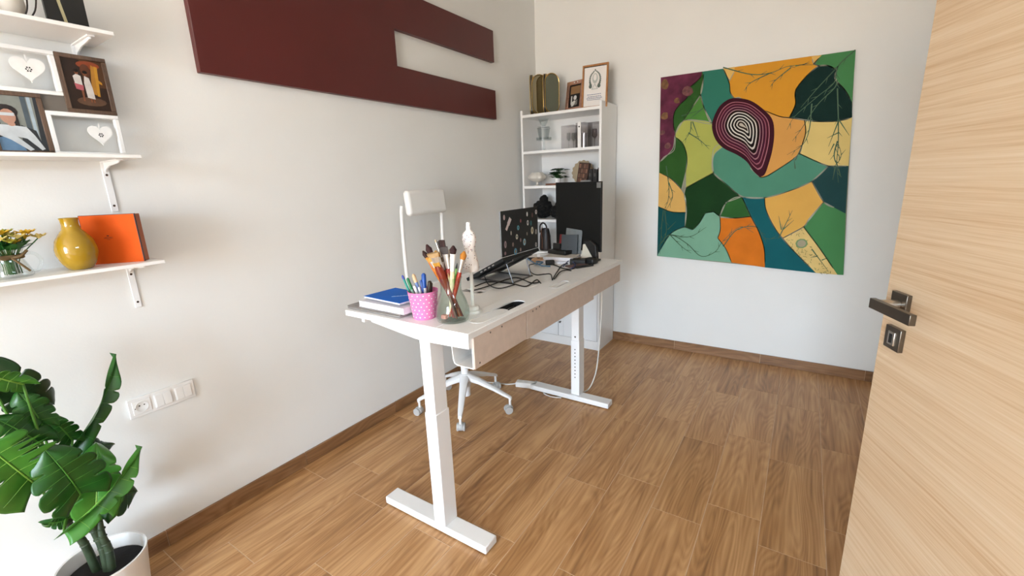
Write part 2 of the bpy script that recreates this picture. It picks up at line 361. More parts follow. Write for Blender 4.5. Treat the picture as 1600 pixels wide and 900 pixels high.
# ------------------------------------------------------------------ painting on the back wall
QUAD = [[-0.627,0.697],[0.548,0.688],[0.649,-0.718],[-0.597,-0.664]]
PATCH = [["purple",[[-0.627,0.701],[-0.334,0.698],[-0.337,0.668],[-0.37,0.634],[-0.417,0.602],[-0.427,0.537],[-0.479,0.49],[-0.518,0.43],[-0.513,0.329],[-0.501,0.291],[-0.499,0.188],[-0.518,0.152],[-0.575,0.122],[-0.609,0.08]]],["leaf",[[-0.334,0.698],[-0.323,0.653],[-0.334,0.543],[-0.395,0.453],[-0.445,0.378],[-0.497,0.291],[-0.513,0.329],[-0.518,0.43],[-0.479,0.49],[-0.427,0.537],[-0.417,0.602],[-0.37,0.634],[-0.337,0.668]]],["mid",[[-0.334,0.543],[-0.306,0.452],[-0.252,0.35],[-0.255,0.333],[-0.308,0.346],[-0.39,0.372],[-0.445,0.378],[-0.395,0.453]]],["teal",[[-0.334,0.698],[-0.195,0.696],[-0.171,0.648],[-0.146,0.586],[-0.138,0.535],[-0.111,0.494],[-0.052,0.415],[-0.159,0.306],[-0.251,0.341],[-0.306,0.452],[-0.334,0.543],[-0.323,0.653]]],["yellow",[[-0.195,0.696],[0.327,0.691],[0.378,0.688],[0.342,0.642],[0.371,0.626],[0.32,0.588],[0.264,0.515],[0.255,0.469],[0.264,0.408],[0.236,0.327],[0.179,0.341],[0.1,0.382],[0.032,0.356],[0.016,0.358],[-0.066,0.484],[-0.111,0.494],[-0.138,0.535],[-0.146,0.586],[-0.171,0.648]]],["pale",[[-0.195,0.696],[-0.122,0.697],[-0.123,0.662],[-0.148,0.612],[-0.171,0.648]]],["pale",[[0.324,0.688],[0.378,0.688],[0.339,0.642]]],["green",[[0.378,0.688],[0.55,0.688],[0.567,0.385],[0.521,0.465],[0.476,0.516],[0.459,0.553],[0.469,0.585],[0.422,0.618],[0.371,0.626],[0.339,0.642]]],["night",[[0.371,0.626],[0.422,0.618],[0.469,0.585],[0.459,0.553],[0.484,0.508],[0.521,0.465],[0.567,0.385],[0.578,0.296],[0.509,0.28],[0.407,0.286],[0.324,0.306],[0.236,0.327],[0.264,0.408],[0.255,0.469],[0.264,0.515],[0.32,0.588]]],["tan",[[0.1,0.382],[0.179,0.341],[0.236,0.327],[0.325,0.302],[0.339,0.228],[0.329,0.156],[0.317,0.092],[0.266,0.041],[0.142,-0.047],[0.095,-0.055],[0.034,0.005],[0.043,0.322]]],["cream",[[0.325,0.302],[0.407,0.286],[0.509,0.28],[0.578,0.293],[0.594,-0.002],[0.488,0.003],[0.424,0.032],[0.317,0.092],[0.329,0.156],[0.339,0.228]]],["teal2",[[-0.223,0.154],[-0.178,0.19],[-0.068,0.182],[0.029,0.062],[0.095,-0.055],[0.142,-0.047],[0.266,0.041],[0.317,0.092],[0.424,0.032],[0.488,0.003],[0.406,-0.093],[0.285,-0.154],[0.138,-0.2],[-0.004,-0.189],[-0.121,-0.097],[-0.211,-0.014],[-0.227,0.076]]],["lime",[[-0.429,0.377],[-0.341,0.368],[-0.248,0.34],[-0.165,0.266],[-0.158,0.17],[-0.211,0.124],[-0.222,0.066],[-0.211,-0.014],[-0.334,-0.081],[-0.402,-0.121],[-0.409,0.004],[-0.405,0.106],[-0.44,0.209],[-0.504,0.264],[-0.478,0.342]]],["leaf",[[-0.504,0.264],[-0.44,0.209],[-0.405,0.106],[-0.409,0.004],[-0.433,-0.131],[-0.52,-0.044],[-0.608,0.001],[-0.609,0.08],[-0.55,0.135],[-0.511,0.184]]],["tan2",[[-0.608,0.001],[-0.52,-0.044],[-0.433,-0.131],[-0.398,-0.205],[-0.392,-0.307],[-0.508,-0.302],[-0.606,-0.258]]],["deep",[[-0.606,-0.258],[-0.508,-0.302],[-0.392,-0.307],[-0.392,-0.42],[-0.5,-0.478],[-0.598,-0.665]]],["sage",[[-0.598,-0.665],[-0.5,-0.478],[-0.392,-0.42],[-0.333,-0.44],[-0.286,-0.385],[-0.251,-0.311],[-0.192,-0.3],[-0.146,-0.335],[-0.135,-0.434],[-0.15,-0.498],[-0.086,-0.58],[-0.041,-0.68]]],["forest",[[-0.402,-0.121],[-0.334,-0.081],[-0.211,-0.014],[-0.121,-0.097],[-0.013,-0.192],[-0.111,-0.232],[-0.146,-0.335],[-0.192,-0.3],[-0.251,-0.311],[-0.286,-0.385],[-0.333,-0.44],[-0.392,-0.42],[-0.387,-0.29],[-0.41,-0.173]]],["leaf2",[[-0.146,-0.335],[-0.119,-0.248],[-0.058,-0.198],[-0.007,-0.193],[0.061,-0.332],[-0.047,-0.346]]],["orange",[[-0.145,-0.341],[-0.047,-0.346],[0.061,-0.332],[0.124,-0.447],[0.167,-0.567],[0.182,-0.701],[-0.041,-0.68],[-0.086,-0.58],[-0.15,-0.498],[-0.135,-0.434]]],["ocean",[[-0.007,-0.193],[0.138,-0.2],[0.155,-0.288],[0.227,-0.424],[0.341,-0.562],[0.495,-0.717],[0.182,-0.701],[0.167,-0.567],[0.124,-0.447],[0.061,-0.332]]],["gold",[[0.138,-0.2],[0.285,-0.154],[0.406,-0.093],[0.486,-0.231],[0.416,-0.343],[0.39,-0.4],[0.275,-0.482],[0.227,-0.424],[0.155,-0.288]]],["navy",[[0.406,-0.093],[0.488,0.003],[0.594,-0.002],[0.614,-0.307],[0.547,-0.267],[0.486,-0.231]]],["green",[[0.486,-0.231],[0.547,-0.267],[0.614,-0.307],[0.649,-0.718],[0.616,-0.719],[0.501,-0.549],[0.39,-0.4]]],["paper",[[0.275,-0.482],[0.39,-0.4],[0.501,-0.549],[0.616,-0.719],[0.495,-0.717],[0.341,-0.562]]]]
ONION = [[-0.101,0.492],[-0.003,0.462],[0.087,0.389],[0.14,0.321],[0.158,0.23],[0.157,0.129],[0.143,0.038],[0.124,-0.037],[0.095,-0.055],[0.053,-0.015],[0.004,0.054],[-0.063,0.106],[-0.158,0.16],[-0.218,0.232],[-0.244,0.33],[-0.213,0.431],[-0.162,0.481]]
OC = [-0.051,0.308]
FROND = [[[-0.196,0.704],[-0.017,0.633],[0.1,0.624],[0.208,0.65],[0.361,0.634]],[[0.1,0.624],[-0.013,0.579],[-0.051,0.531]],[[0.217,0.64],[0.136,0.576],[0.107,0.537]],[[0.24,0.645],[0.315,0.65]],[[0.548,0.688],[0.472,0.609],[0.461,0.514],[0.381,0.441],[0.27,0.335],[0.23,0.25]],[[0.472,0.609],[0.376,0.492],[0.296,0.384]],[[0.476,0.528],[0.465,0.48],[0.386,0.39],[0.31,0.243],[0.269,0.176]],[[0.355,0.402],[0.357,0.239],[0.328,0.145],[0.246,0.087]],[[0.298,0.048],[0.328,0.145]],[[0.482,0.478],[0.507,0.293],[0.524,0.14],[0.53,0.018],[0.552,-0.106]],[[0.509,0.276],[0.474,0.126]],[[0.507,0.293],[0.576,0.186]],[[0.517,0.208],[0.461,0.179]],[[0.502,0.141],[0.48,0.073]],[[0.518,0.157],[0.51,0.072],[0.53,0.018],[0.547,0.069],[0.518,0.157]],[[0.525,0.001],[0.52,-0.087]],[[0.542,-0.017],[0.562,-0.071]],[[-0.389,0.363],[-0.395,0.285],[-0.451,0.21]],[[-0.405,0.286],[-0.313,0.22],[-0.251,0.156]],[[-0.379,0.362],[-0.322,0.22]],[[-0.557,0.052],[-0.528,-0.118],[-0.533,-0.226],[-0.563,-0.291]],[[-0.53,-0.076],[-0.497,-0.183],[-0.541,-0.291]],[[-0.563,-0.291],[-0.572,-0.424],[-0.573,-0.56],[-0.598,-0.653]],[[-0.552,-0.291],[-0.533,-0.468],[-0.573,-0.56]],[[-0.573,-0.56],[-0.5,-0.485],[-0.369,-0.551],[-0.26,-0.644],[-0.162,-0.606],[-0.11,-0.518],[-0.005,-0.41],[0.089,-0.448]],[[-0.5,-0.485],[-0.351,-0.495],[-0.234,-0.416]],[[-0.499,-0.489],[-0.409,-0.575],[-0.333,-0.626]],[[-0.523,-0.445],[-0.462,-0.378]],[[-0.107,-0.56],[-0.022,-0.431],[0.103,-0.407],[0.163,-0.486],[0.249,-0.483]],[[0.249,-0.483],[0.289,-0.364],[0.314,-0.287]],[[0.261,-0.423],[0.235,-0.326]],[[0.269,-0.423],[0.329,-0.354]],[[0.303,-0.007],[0.288,0.067]],[[0.454,-0.552],[0.564,-0.7]],[[0.491,-0.598],[0.452,-0.61]],[[0.517,-0.625],[0.554,-0.604]],[[-0.308,0.451],[-0.4,0.384]],[[-0.461,0.41],[-0.335,0.435]]]
PC = {'purple': '5f2a3f', 'leaf': '2c5522', 'mid': '4d8238', 'teal': '2f7260', 'yellow': 'd2932c', 'pale': 'd9b062', 'green': '47824f', 'night': '0e2a26',
      'tan': 'd39a50', 'cream': 'd9c078', 'teal2': '4f8a72', 'lime': 'a9ad56', 'tan2': 'd6ab60', 'deep': '0d4a4b', 'sage': '78a88e', 'forest': '153a18',
      'leaf2': '2d5f2b', 'orange': 'd2731d', 'ocean': '0f5b62', 'gold': 'd9a853', 'navy': '1f4243', 'paper': 'd8bc78'}
def clean(P):
    n = len(P); out = []
    for i in range(n):
        a, b, c, d = [Vector(P[k % n]) for k in (i-1, i, i+1, i+2)]
        def corner(p, q, r):
            u, v = q-p, r-q
            return u.length < 1e-6 or v.length < 1e-6 or u.angle(v) > 0.8
        onb = lambda q: q[0] < -0.585 or q[0] > 0.535 or q[1] > 0.66 or q[1] < -0.64
        straight = onb(b) and onb(c)
        c1, c2 = corner(a, b, c) or onb(b), corner(b, c, d) or onb(c)
        t1 = Vector((0, 0)) if c1 else (c-a)*0.5
        t2 = Vector((0, 0)) if c2 else (d-b)*0.5
        for k in range(1 if straight else 5):
            t = k/5; h1 = 2*t**3-3*t*t+1; h2 = t**3-2*t*t+t; h3 = -2*t**3+3*t*t; h4 = t**3-t*t
            out.append(tuple(b*h1 + t1*h2 + c*h3 + t2*h4) if not straight else tuple(b))
    return out
pt = thing('painting', 'large abstract canvas painting of coloured patches with a striped maroon onion shape', 'painting', (1.73, 0, 1.46))
M_canvas = pm('painted_canvas_edge', '8b8a76', 0.8)
obj('canvas', prism(QUAD, -0.030, -0.001, 'Y'), M_canvas, pt, bevel=0.001, seg=1)
names = sorted(PC); pmats = [pm('paint_' + n, PC[n], 0.7, spec=0.15, var=0.42 if n == 'purple' else 0.10 if n in ('orange', 'mid', 'leaf', 'forest', 'leaf2', 'paper') else 0.04, vscale=11 if n == 'purple' else 7, bump=0.25, bscale=90) for n in names]
layers = [(names.index(n), clean(P)) for n, P in PATCH]
obj('painted_patches', prints(layers, -0.0303, 0.00004), pmats, pt)
ol = B()
def ribbon(P, w, y, bm, taper=False):
    n = len(P); vs = []
    for i, p in enumerate(P):
        d = (Vector(P[min(i+1, n-1)]) - Vector(P[max(i-1, 0)]))
        if d.length < 1e-7: d = Vector((1, 0))
        d.normalize(); q = Vector((-d.y, d.x)) * (w/2 * (1 - 0.75*i/(n-1) if taper else 1))
        vs.append((bm.verts.new((p[0]+q.x, y, p[1]+q.y)), bm.verts.new((p[0]-q.x, y, p[1]-q.y))))
    for a, b in zip(vs, vs[1:]): bm.faces.new((a[0], b[0], b[1], a[1]))
inside = lambda p: -0.59 < p[0] < 0.60 and -0.66 < p[1] < 0.69
for n, P in PATCH:
    C_ = clean(P); C_ = C_ + [C_[0]]; run = []
    for p in C_:
        edge = p[1] > 0.70 - 0.008*(p[0]+0.63)/1.17 - 0.012 or p[1] < -0.664 - 0.054*(p[0]+0.597)/1.246 + 0.012 or p[0] < -0.627 + 0.030*(0.697-p[1])/1.361 + 0.012 or p[0] > 0.548 + 0.101*(0.688-p[1])/1.406 - 0.012
        if edge:
            if len(run) > 1: ribbon(run, 0.0055, -0.0317, ol)
            run = []
        else: run.append(p)
    if len(run) > 1: ribbon(run, 0.0055, -0.0317, ol)
obj('silver_outlines', ol, pm('silver_paint_line', '8f917c', 0.45, var=0.15), pt)
# the onion: nested rings, maroon outside, white and black at the heart
on = clean(ONION); ocx, ocz = OC; rl = []
rc = ['3a1420', 'b0707c', '4a1a28', '9c5c6c', '45172a', 'a5737c', '42182a', 'b48a90', '20100f', 'cfc8bf', '17100f', 'd8d4cc', '17100f', 'd2cdc4', '17100f', 'cbc5bb', '2a201c', 'b7aea0']
sc = [1.0, 0.86, 0.835, 0.765, 0.74, 0.67, 0.645, 0.575, 0.55, 0.475, 0.435, 0.37, 0.33, 0.265, 0.225, 0.165, 0.125, 0.07]
for i, s in enumerate(sc):
    P = []
    for a, b in on:
        dx, dz = a-ocx, b-ocz; k = 0.018*(1-s)*max(0, -dz)/0.25
        P.append((ocx + dx*s + k, ocz + dz*s))
    rl.append((i, P))
obj('onion_rings', prints(rl, -0.0320, 0.00006), [pm('onion_ring_%02d' % i, c, 0.7, spec=0.12, var=0.06) for i, c in enumerate(rc)], pt)
fb = B()
for P in FROND:
    Q = [(v.x, v.y) for v in catmull([Vector((a, b)) for a, b in P], 6)] if len(P) > 2 else P
    ribbon(Q, 0.0075, -0.0335, fb, True)
    for i in range(3, len(Q) - 1, 3):
        d = Vector(Q[i]) - Vector(Q[i-1]); d = d.normalized() if d.length > 0 else Vector((1, 0)); s = 1 if i % 2 else -1
        e = Vector(Q[i]) + (d*0.032 + Vector((-d.y, d.x))*0.020*s)
        if -0.62 < e.x < 0.62 and -0.67 < e.y < 0.68: ribbon([Q[i], tuple(e)], 0.0045, -0.0335, fb, True)
obj('dill_fronds', fb, pm('frond_green_paint', '2f5532', 0.5, var=0.2), pt)
bud = (PATCH[-1][1][0][0] + 0.115, PATCH[-1][1][0][1] - 0.033)
sm = B(); rs_ = random.Random(8)
for k in range(70):                              # small dashes drawn over the patterned cream patch
    f, g = rs_.random(), rs_.uniform(0.1, 0.9); A0, A1 = Vector(PATCH[-1][1][0]), Vector(PATCH[-1][1][1]); B0, B1 = Vector(PATCH[-1][1][4]), Vector(PATCH[-1][1][3])
    c = A0.lerp(B0, f).lerp(A1.lerp(B1, f), g) * 1.0; c += (Vector((-0.010, -0.018)) * math.sin(math.pi*f)); a = rs_.uniform(0, 3.14); d = Vector((math.cos(a), math.sin(a)))*0.007
    ribbon([tuple(c-d), tuple(c+d)], 0.0028, -0.0334, sm)
obj('painted_dashes', sm, pm('dash_paint', '7d7a42', 0.7), pt)['kind'] = 'stuff'
for k, (a, b, r) in enumerate(((-0.595, 0.645, 0.030), (-0.43, 0.575, 0.033), (-0.585, 0.42, 0.026), (-0.555, 0.20, 0.022), (-0.50, 0.52, 0.020), (-0.60, 0.30, 0.018))):
    P = [(max(q[0], -0.622 + 0.022*(0.697 - q[1])), q[1]) for q in ell(a, b, r, r*1.15, 11, k)]
    P = [((q[0]-a)*(1 + 0.22*math.sin(5*i + k)) + a if q[0] > a else q[0], (q[1]-b)*(1 + 0.2*math.sin(7*i + k)) + b) for i, q in enumerate(P)]
    obj('painted_blotch', prints([(0, P)], -0.0319), pm('blotch_%s' % ('ochre', 'rust')[k % 2], ('74502f', '6a3d3c')[k % 2], 0.7, var=0.4, vscale=40), pt)
obj('painted_bud', prints([(0, ell(bud[0], bud[1], 0.036, 0.034, 10)), (1, ell(bud[0], bud[1], 0.026, 0.025, 10))], -0.0336), [pm('paint_bud_rim', '6f8c5a', 0.6), pm('paint_bud', '9d9478', 0.6)], pt)

# ------------------------------------------------------------------ switch plate
sw = thing('switch_plate', 'white triple wall plate with a socket and two double light switches', 'socket', (0, -3.1135, 0.637))
obj('frame', bx(0.0005, 0.009, -0.1125, 0.1125, -0.040, 0.040), M_plastic, sw, bevel=0.002)
for k, yc in enumerate((-0.071, 0.0, 0.071)):
    ins = obj('insert', bx(0.008, 0.0115, yc-0.029, yc+0.029, -0.027, 0.027), M_plastic, sw, bevel=0.0008)
    if k == 0:
        Mx = Matrix.Translation((0.0117, yc, 0)) @ Matrix.Rotation(math.pi/2, 4, 'Y')
        so = obj('socket', lathe([(0.0215, -0.001), (0.0215, 0.0012), (0.0195, 0.0012), (0.018, 0.0002), (0, 0.0002)], 28, M=Mx), M_offwhite, sw, smooth=True)
        for dy, dz in ((-0.006, 0.006), (0.006, 0.006), (-0.0165, -0.002)):
            obj('pin_hole', lathe([(0.0026, 0), (0.0026, 0.0006)], 10, M=Matrix.Translation((0.012, yc+dy*1.3, dz*0.9)) @ Matrix.Rotation(math.pi/2, 4, 'Y')), M_hole, so)
    else:
        for s in (-1, 1):
            bm = prism([(0.0112, -0.025), (0.0150, -0.025), (0.0128, 0.025), (0.0112, 0.025)], yc + (0.0006 if s > 0 else -0.0265), yc + (0.0265 if s > 0 else -0.0006), 'Y')
            obj('rocker_switch', bm, M_plastic, sw, bevel=0.0006)

# ------------------------------------------------------------------ wall shelves
SE, SL, SD = -3.068, -3.90, 0.20
def shelf(zt, label):
    t = thing('wall_shelf', label, 'shelf', (0, SE, zt), group='white shelves on the left wall')
    obj('board', bx(0.001, SD, SL-SE, 0, -0.0125, 0), M_white, t, bevel=0.0015)
    for yb in (-0.050, -0.70):
        b = obj('bracket', bx(0.0005, 0.005, yb-0.011, yb+0.011, -0.190, -0.013), M_whitemetal, t, bevel=0.002)
        arm = prism([(0.005, -0.013), (0.155, -0.013), (0.155, -0.023), (0.120, -0.027), (0.060, -0.031), (0.022, -0.040), (0.005, -0.052)], yb-0.003, yb+0.003, 'Y')
        bx(0.004, 0.165, yb-0.010, yb+0.010, -0.0175, -0.0128, arm)
        obj('arm', arm, M_whitemetal, b, bevel=0.001, seg=1)
        for zs in (-0.060, -0.168):
            obj('screw', lathe([(0.0042, 0), (0.0035, 0.0015), (0, 0.0018)], 10, M=Matrix.Translation((0.0048, yb, zs)) @ Matrix.Rotation(math.pi/2, 4, 'Y')), pm('rusty_screw', '4a3a30', 0.5, metal=0.6), b)
    return t
Z1, Z2, Z3 = 1.953, 1.5755, 1.2125
shelf(Z1, 'top white wall shelf, holding the black picture')
shelf(Z2, 'middle white wall shelf carrying the collage photo frame')
shelf(Z3, 'lower white wall shelf carrying the orange box and yellow vase')

# top shelf
M_ledge = wood('ledge_wood', lin('7a4d2c'), lin('93613a'), lin('a87448'), 'Y', 0.5, scale=3)
t = thing('picture_print', 'black picture with a pale vertical stroke on a thin wooden base, top shelf', 'picture', (0.075, -3.145, Z1))
obj('base', bx(-0.020, 0.075, -0.060, 0.055, 0, 0.009), M_ledge, t, bevel=0.001)
b = obj('print_board', bx(0.02, 0.034, -0.052, 0.046, 0.009, 0.16), M_black, t, bevel=0.001)
obj('printed_stroke', prism([(-0.012, 0.013), (-0.004, 0.013), (-0.012, 0.08), (-0.013, 0.15), (-0.024, 0.15), (-0.020, 0.08)], 0.034, 0.0344, 'X'), pm('pale_print', 'b9b08a', 0.5), b)
t = thing('wire_ornament', 'rounded white ornament held in dark wire on a wooden strip, top shelf', 'ornament', (0.11, -3.275, Z1))
obj('base', bx(-0.03, 0.05, -0.10, 0.075, 0, 0.007), M_ledge, t, bevel=0.001)
obj('body', lathe([(0.012, 0.007), (0.028, 0.012), (0.036, 0.035), (0.034, 0.065), (0.020, 0.095), (0.012, 0.11), (0, 0.112)], 24), pm('white_ceramic', 'd9d3c8', 0.35), t, smooth=True)
for a in (-0.055, 0.040, 0.062):
    obj('wire', tube([(0.02, a*0.55, 0.007), (0.035, a*0.8, 0.04), (0.02, a, 0.11), (0.0, a*0.8, 0.17)], 0.0022, 6, sm=5), pm('dark_wire', '2b2420', 0.5, metal=0.5), t, smooth=True)

# collage frame on the middle shelf
FX = 0.055
cf = thing('collage_photo_frame', 'pinwheel collage of two white and two brown photo frames on the middle shelf', 'photo frame', (FX, -3.218, Z2))
def rot_frame(bm): # build in xz, turn to face +x
    bmesh.ops.rotate(bm, verts=bm.verts[:], cent=(0, 0, 0), matrix=Matrix.Rotation(math.pi/2, 3, 'Z')); return bm
# in frame coords a = y offset along the wall, z up
def fr(a0, a1, z0, z1, mat, w=0.0125):
    bm = B()
    for q in ((a0, a1, z0, z0+w), (a0, a1, z1-w, z1), (a0, a0+w, z0+w, z1-w), (a1-w, a1, z0+w, z1-w)): bx(-0.014, 0.006, q[0], q[1], q[2], q[3], bm)
    return obj('frame', bm, mat, cf, bevel=0.0012, seg=1)
fr(-0.158, 0.026, 0.187, 0.321, M_white); f_b1 = fr(0.0265, 0.154, 0.139, 0.3205, M_brownframe)
f_b2 = fr(-0.158, -0.030, 0.001, 0.1865, M_brownframe); fr(-0.0295, 0.154, 0.001, 0.1385, M_white)
obj('filler', bx(-0.012, 0.0, -0.030, 0.0265, 0.1387, 0.187), pm('frame_back', '6c655d', 0.6), cf)
P1 = ['2b1c16', '4a2f1c', 'a8742a', 'b98428', '5a3220', 'c6bfb9', 'a8565e', 'ead9c8', '7a4830', '1a1211', '5a4030', '8a3f22']
ph = [(0, rect(0.039, 0.1415, 0.1515, 0.308)), (1, rect(0.085, 0.1415, 0.225, 0.308)), (11, ell(0.105, 0.293, 0.030, 0.012)), (2, [(0.100, 0.205), (0.112, 0.200), (0.128, 0.285), (0.112, 0.295)]),
      (3, [(0.113, 0.198), (0.120, 0.196), (0.128, 0.29), (0.120, 0.292)]), (3, [(0.122, 0.240), (0.132, 0.235), (0.132, 0.242), (0.122, 0.252)]), (4, ell(0.095, 0.275, 0.013, 0.020)), (10, ell(0.095, 0.178, 0.038, 0.014)),
      (6, [(0.062, 0.215), (0.080, 0.210), (0.082, 0.228), (0.060, 0.234)]), (8, [(0.074, 0.178), (0.078, 0.178), (0.080, 0.212), (0.074, 0.212)]), (5, [(0.062, 0.232), (0.080, 0.228), (0.080, 0.256), (0.070, 0.262), (0.060, 0.254)]),
      (5, [(0.086, 0.190), (0.105, 0.186), (0.104, 0.222), (0.100, 0.252), (0.089, 0.258), (0.085, 0.235)]), (8, ell(0.071, 0.267, 0.005, 0.007)), (8, ell(0.092, 0.265, 0.005, 0.007)), (9, ell(0.071, 0.271, 0.0055, 0.005)), (9, ell(0.0925, 0.269, 0.006, 0.005)),
      (8, rect(0.092, 0.096, 0.176, 0.188)), (8, rect(0.099, 0.103, 0.175, 0.187))]
def pic(parent, layers, cols, y=0.001, name='photo_print', pre='photo1_'):
    bm = prints(layers, y, 0.00015, +1); bmesh.ops.transform(bm, matrix=Matrix(((0, 1, 0, 0), (1, 0, 0, 0), (0, 0, 1, 0), (0, 0, 0, 1))), verts=bm.verts[:])
    o = obj(name, bm, [pm(pre + c, c, 0.25, var=0.1, vscale=40) for c in cols], parent); return o
pic(f_b1, ph, P1)
P2 = ['83867f', '2d3236', '14110f', '1d1513', 'b58873', 'c3c8cb', 'a3b3bd', '5d7f9f', 'aeb6ba', '4a565e']
ph2 = [(0, rect(-0.146, -0.0425, 0.0135, 0.174)), (9, rect(-0.078, -0.066, 0.07, 0.174)), (6, rect(-0.064, -0.056, 0.05, 0.174)), (1, [(-0.056, 0.0135), (-0.0425, 0.0135), (-0.0425, 0.174), (-0.05, 0.174)]), (1, [(-0.10, 0.0135), (-0.05, 0.0135), (-0.06, 0.075), (-0.09, 0.09)]),
       (2, rect(-0.146, -0.133, 0.0135, 0.11)), (7, [(-0.146, 0.0135), (-0.092, 0.0135), (-0.10, 0.035), (-0.13, 0.055), (-0.146, 0.05)]),
       (3, ell(-0.116, 0.128, 0.026, 0.020)), (3, [(-0.103, 0.085), (-0.092, 0.085), (-0.094, 0.12), (-0.104, 0.125)]), (4, ell(-0.114, 0.113, 0.017, 0.022)), (5, rect(-0.131, -0.099, 0.115, 0.124)),
       (5, [(-0.146, 0.09), (-0.115, 0.088), (-0.08, 0.085), (-0.066, 0.06), (-0.05, 0.02), (-0.058, 0.016), (-0.085, 0.05), (-0.105, 0.055), (-0.075, 0.018), (-0.085, 0.0135), (-0.12, 0.045), (-0.146, 0.06)]),
       (4, ell(-0.110, 0.091, 0.008, 0.006))]
pic(f_b2, ph2, P2, pre='photo2_')
for mb in ((f_b1, 0.039, 0.1415, 0.1515, 0.308), (f_b2, -0.146, -0.0425, 0.0135, 0.174)):
    obj('backing', bx(-0.012, 0.0005, mb[1], mb[2], mb[3], mb[4]), M_black, mb[0])
def heart_pts(w, h, n=40):
    P = []
    for i in range(n):
        t = 2*math.pi*i/n; x = 16*math.sin(t)**3; z = 13*math.cos(t) - 5*math.cos(2*t) - 2*math.cos(3*t) - math.cos(4*t)
        P.append((x/32*w, (z+2.4)/29*h))
    return P
def heart(y, z, w, h, label, rz):
    t = thing('heart_ornament', label, 'ornament', (FX + 0.002, y, z), group='white hearts hanging in the collage frame')
    bm = prism(heart_pts(w, h), -0.002, 0.002, 'X')
    o = obj('heart', bm, pm('white_enamel', 'eeece9', 0.35, var=0.03, vscale=30), t, bevel=0.0012)
    for k in range(7):
        a = 2*math.pi*k/6; r = 0.0 if k == 6 else 0.075*w
        obj('cutout', lathe([(0.0022 if k < 6 else 0.0012, 0), (0.0022 if k < 6 else 0.0012, 0.0003)], 8, M=Matrix.Translation((0.0021, r*math.cos(a), r*math.sin(a) + 0.03*h)) @ Matrix.Rotation(math.pi/2, 4, 'Y')), M_hole, o)
    obj('ribbon', bx(-0.0008, 0.0008, -0.002, 0.002, 0.34*h, 0.62*h), M_plastic, t)
    t.rotation_euler = (rz, 0, 0); return t
heart(-3.258, Z2 + 0.254, 0.078, 0.072, 'larger white heart with pierced dots in the upper white frame', 0.0)
heart(-3.122, Z2 + 0.069, 0.066, 0.064, 'smaller white heart with pierced dots in the lower white frame', 0.0)

# lower shelf: box, vase, flowers in a mug
bxa = math.radians(-40)
t = thing('gift_box', 'flat orange gift box with dark brown edges standing on the lower shelf', 'box', (0.158, -3.114, Z3), bxa)
M_orange = pm('orange_card', 'cf5312', 0.65, spec=0.15, var=0.03, bump=0.1, bscale=200); M_boxedge = pm('brown_orange_card', 'a4552c', 0.55); M_trim = pm('dark_brown_trim', '40160c', 0.5)
BW = 0.158                                       # front face looks along local +x, right end at local y = 0
obj('tray', bx(-0.042, -0.0085, -BW+0.0015, -0.0015, 0.001, 0.1665), M_boxedge, t, bevel=0.001)
ld = obj('lid', bx(-0.008, 0.0, -BW, 0, 0, 0.168), M_orange, t, bevel=0.0008)
for a in ((-BW-0.0004, -BW+0.0012), (-0.0012, 0.0004)): obj('edging', bx(-0.0085, 0.0003, a[0], a[1], 0, 0.168), M_trim, ld)
obj('edging', bx(-0.0085, 0.0003, -BW, 0, 0.1670, 0.1684), M_trim, ld)
Mtxt = pm('brown_print', '5a2410', 0.5)
text('printed_name', 'HERMÈS', 0.0070, Mtxt, ld, (0.0002, -BW*0.56, 0.089), (math.pi/2, 0, math.pi/2))
text('printed_city', 'PARIS', 0.0035, Mtxt, ld, (0.0002, -BW*0.56, 0.0835), (math.pi/2, 0, math.pi/2))
obj('printed_emblem', prism(ell(-BW*0.56, 0.0965, 0.0035, 0.0022), 0.0, 0.0003, 'X'), Mtxt, ld)
M_mustard = pm('mustard_glaze', 'a3801a', 0.12, var=0.05, coat=0.6)
t = lathe([(0.0, 0.0), (0.026, 0.0), (0.032, 0.004), (0.044, 0.024), (0.0525, 0.052), (0.053, 0.070), (0.047, 0.096), (0.033, 0.118), (0.024, 0.130), (0.0215, 0.145), (0.0225, 0.160), (0.0245, 0.1665), (0.0228, 0.1668), (0.0200, 0.150), (0.020, 0.130), (0.03, 0.11), (0, 0.06)], 40)
tag(obj('vase', t, M_mustard, None, (0.132, -3.276, Z3), smooth=True), 'round mustard yellow vase with a short neck on the lower shelf', 'vase')
mg = thing('glass_mug', 'clear glass mug with a twine bow, at the left of the lower shelf', 'mug', (0.115, -3.425, Z3))
obj('cup', lathe([(0, 0.0), (0.036, 0.0), (0.044, 0.004), (0.045, 0.010), (0.037, 0.035), (0.030, 0.055), (0.031, 0.070), (0.036, 0.085), (0.0345, 0.0855), (0.029, 0.070), (0.028, 0.055), (0.035, 0.033), (0.042, 0.010), (0.030, 0.005), (0, 0.005)], 32), M_glass, mg, smooth=True)
obj('handle', tube([(0.02, 0.028, 0.070), (0.025, 0.050, 0.068), (0.026, 0.062, 0.045), (0.024, 0.052, 0.018), (0.02, 0.040, 0.014)], 0.0048, 10, sm=6), M_glass, mg, smooth=True)
M_twine = pm('brown_twine', '6b5638', 0.8, var=0.15, vscale=60)
tw = obj('twine', lathe([(0.031, 0.056), (0.034, 0.058), (0.034, 0.068), (0.0325, 0.070), (0.0305, 0.063)], 24), M_twine, mg)
obj('bow_tail', tube([(0.034, 0.0, 0.062), (0.042, 0.012, 0.045), (0.040, 0.030, 0.018)], 0.0035, 6, sm=4), M_twine, tw)
obj('bow_tail', tube([(0.034, 0.0, 0.062), (0.040, -0.018, 0.060), (0.034, -0.030, 0.072)], 0.0035, 6, sm=4), M_twine, tw)
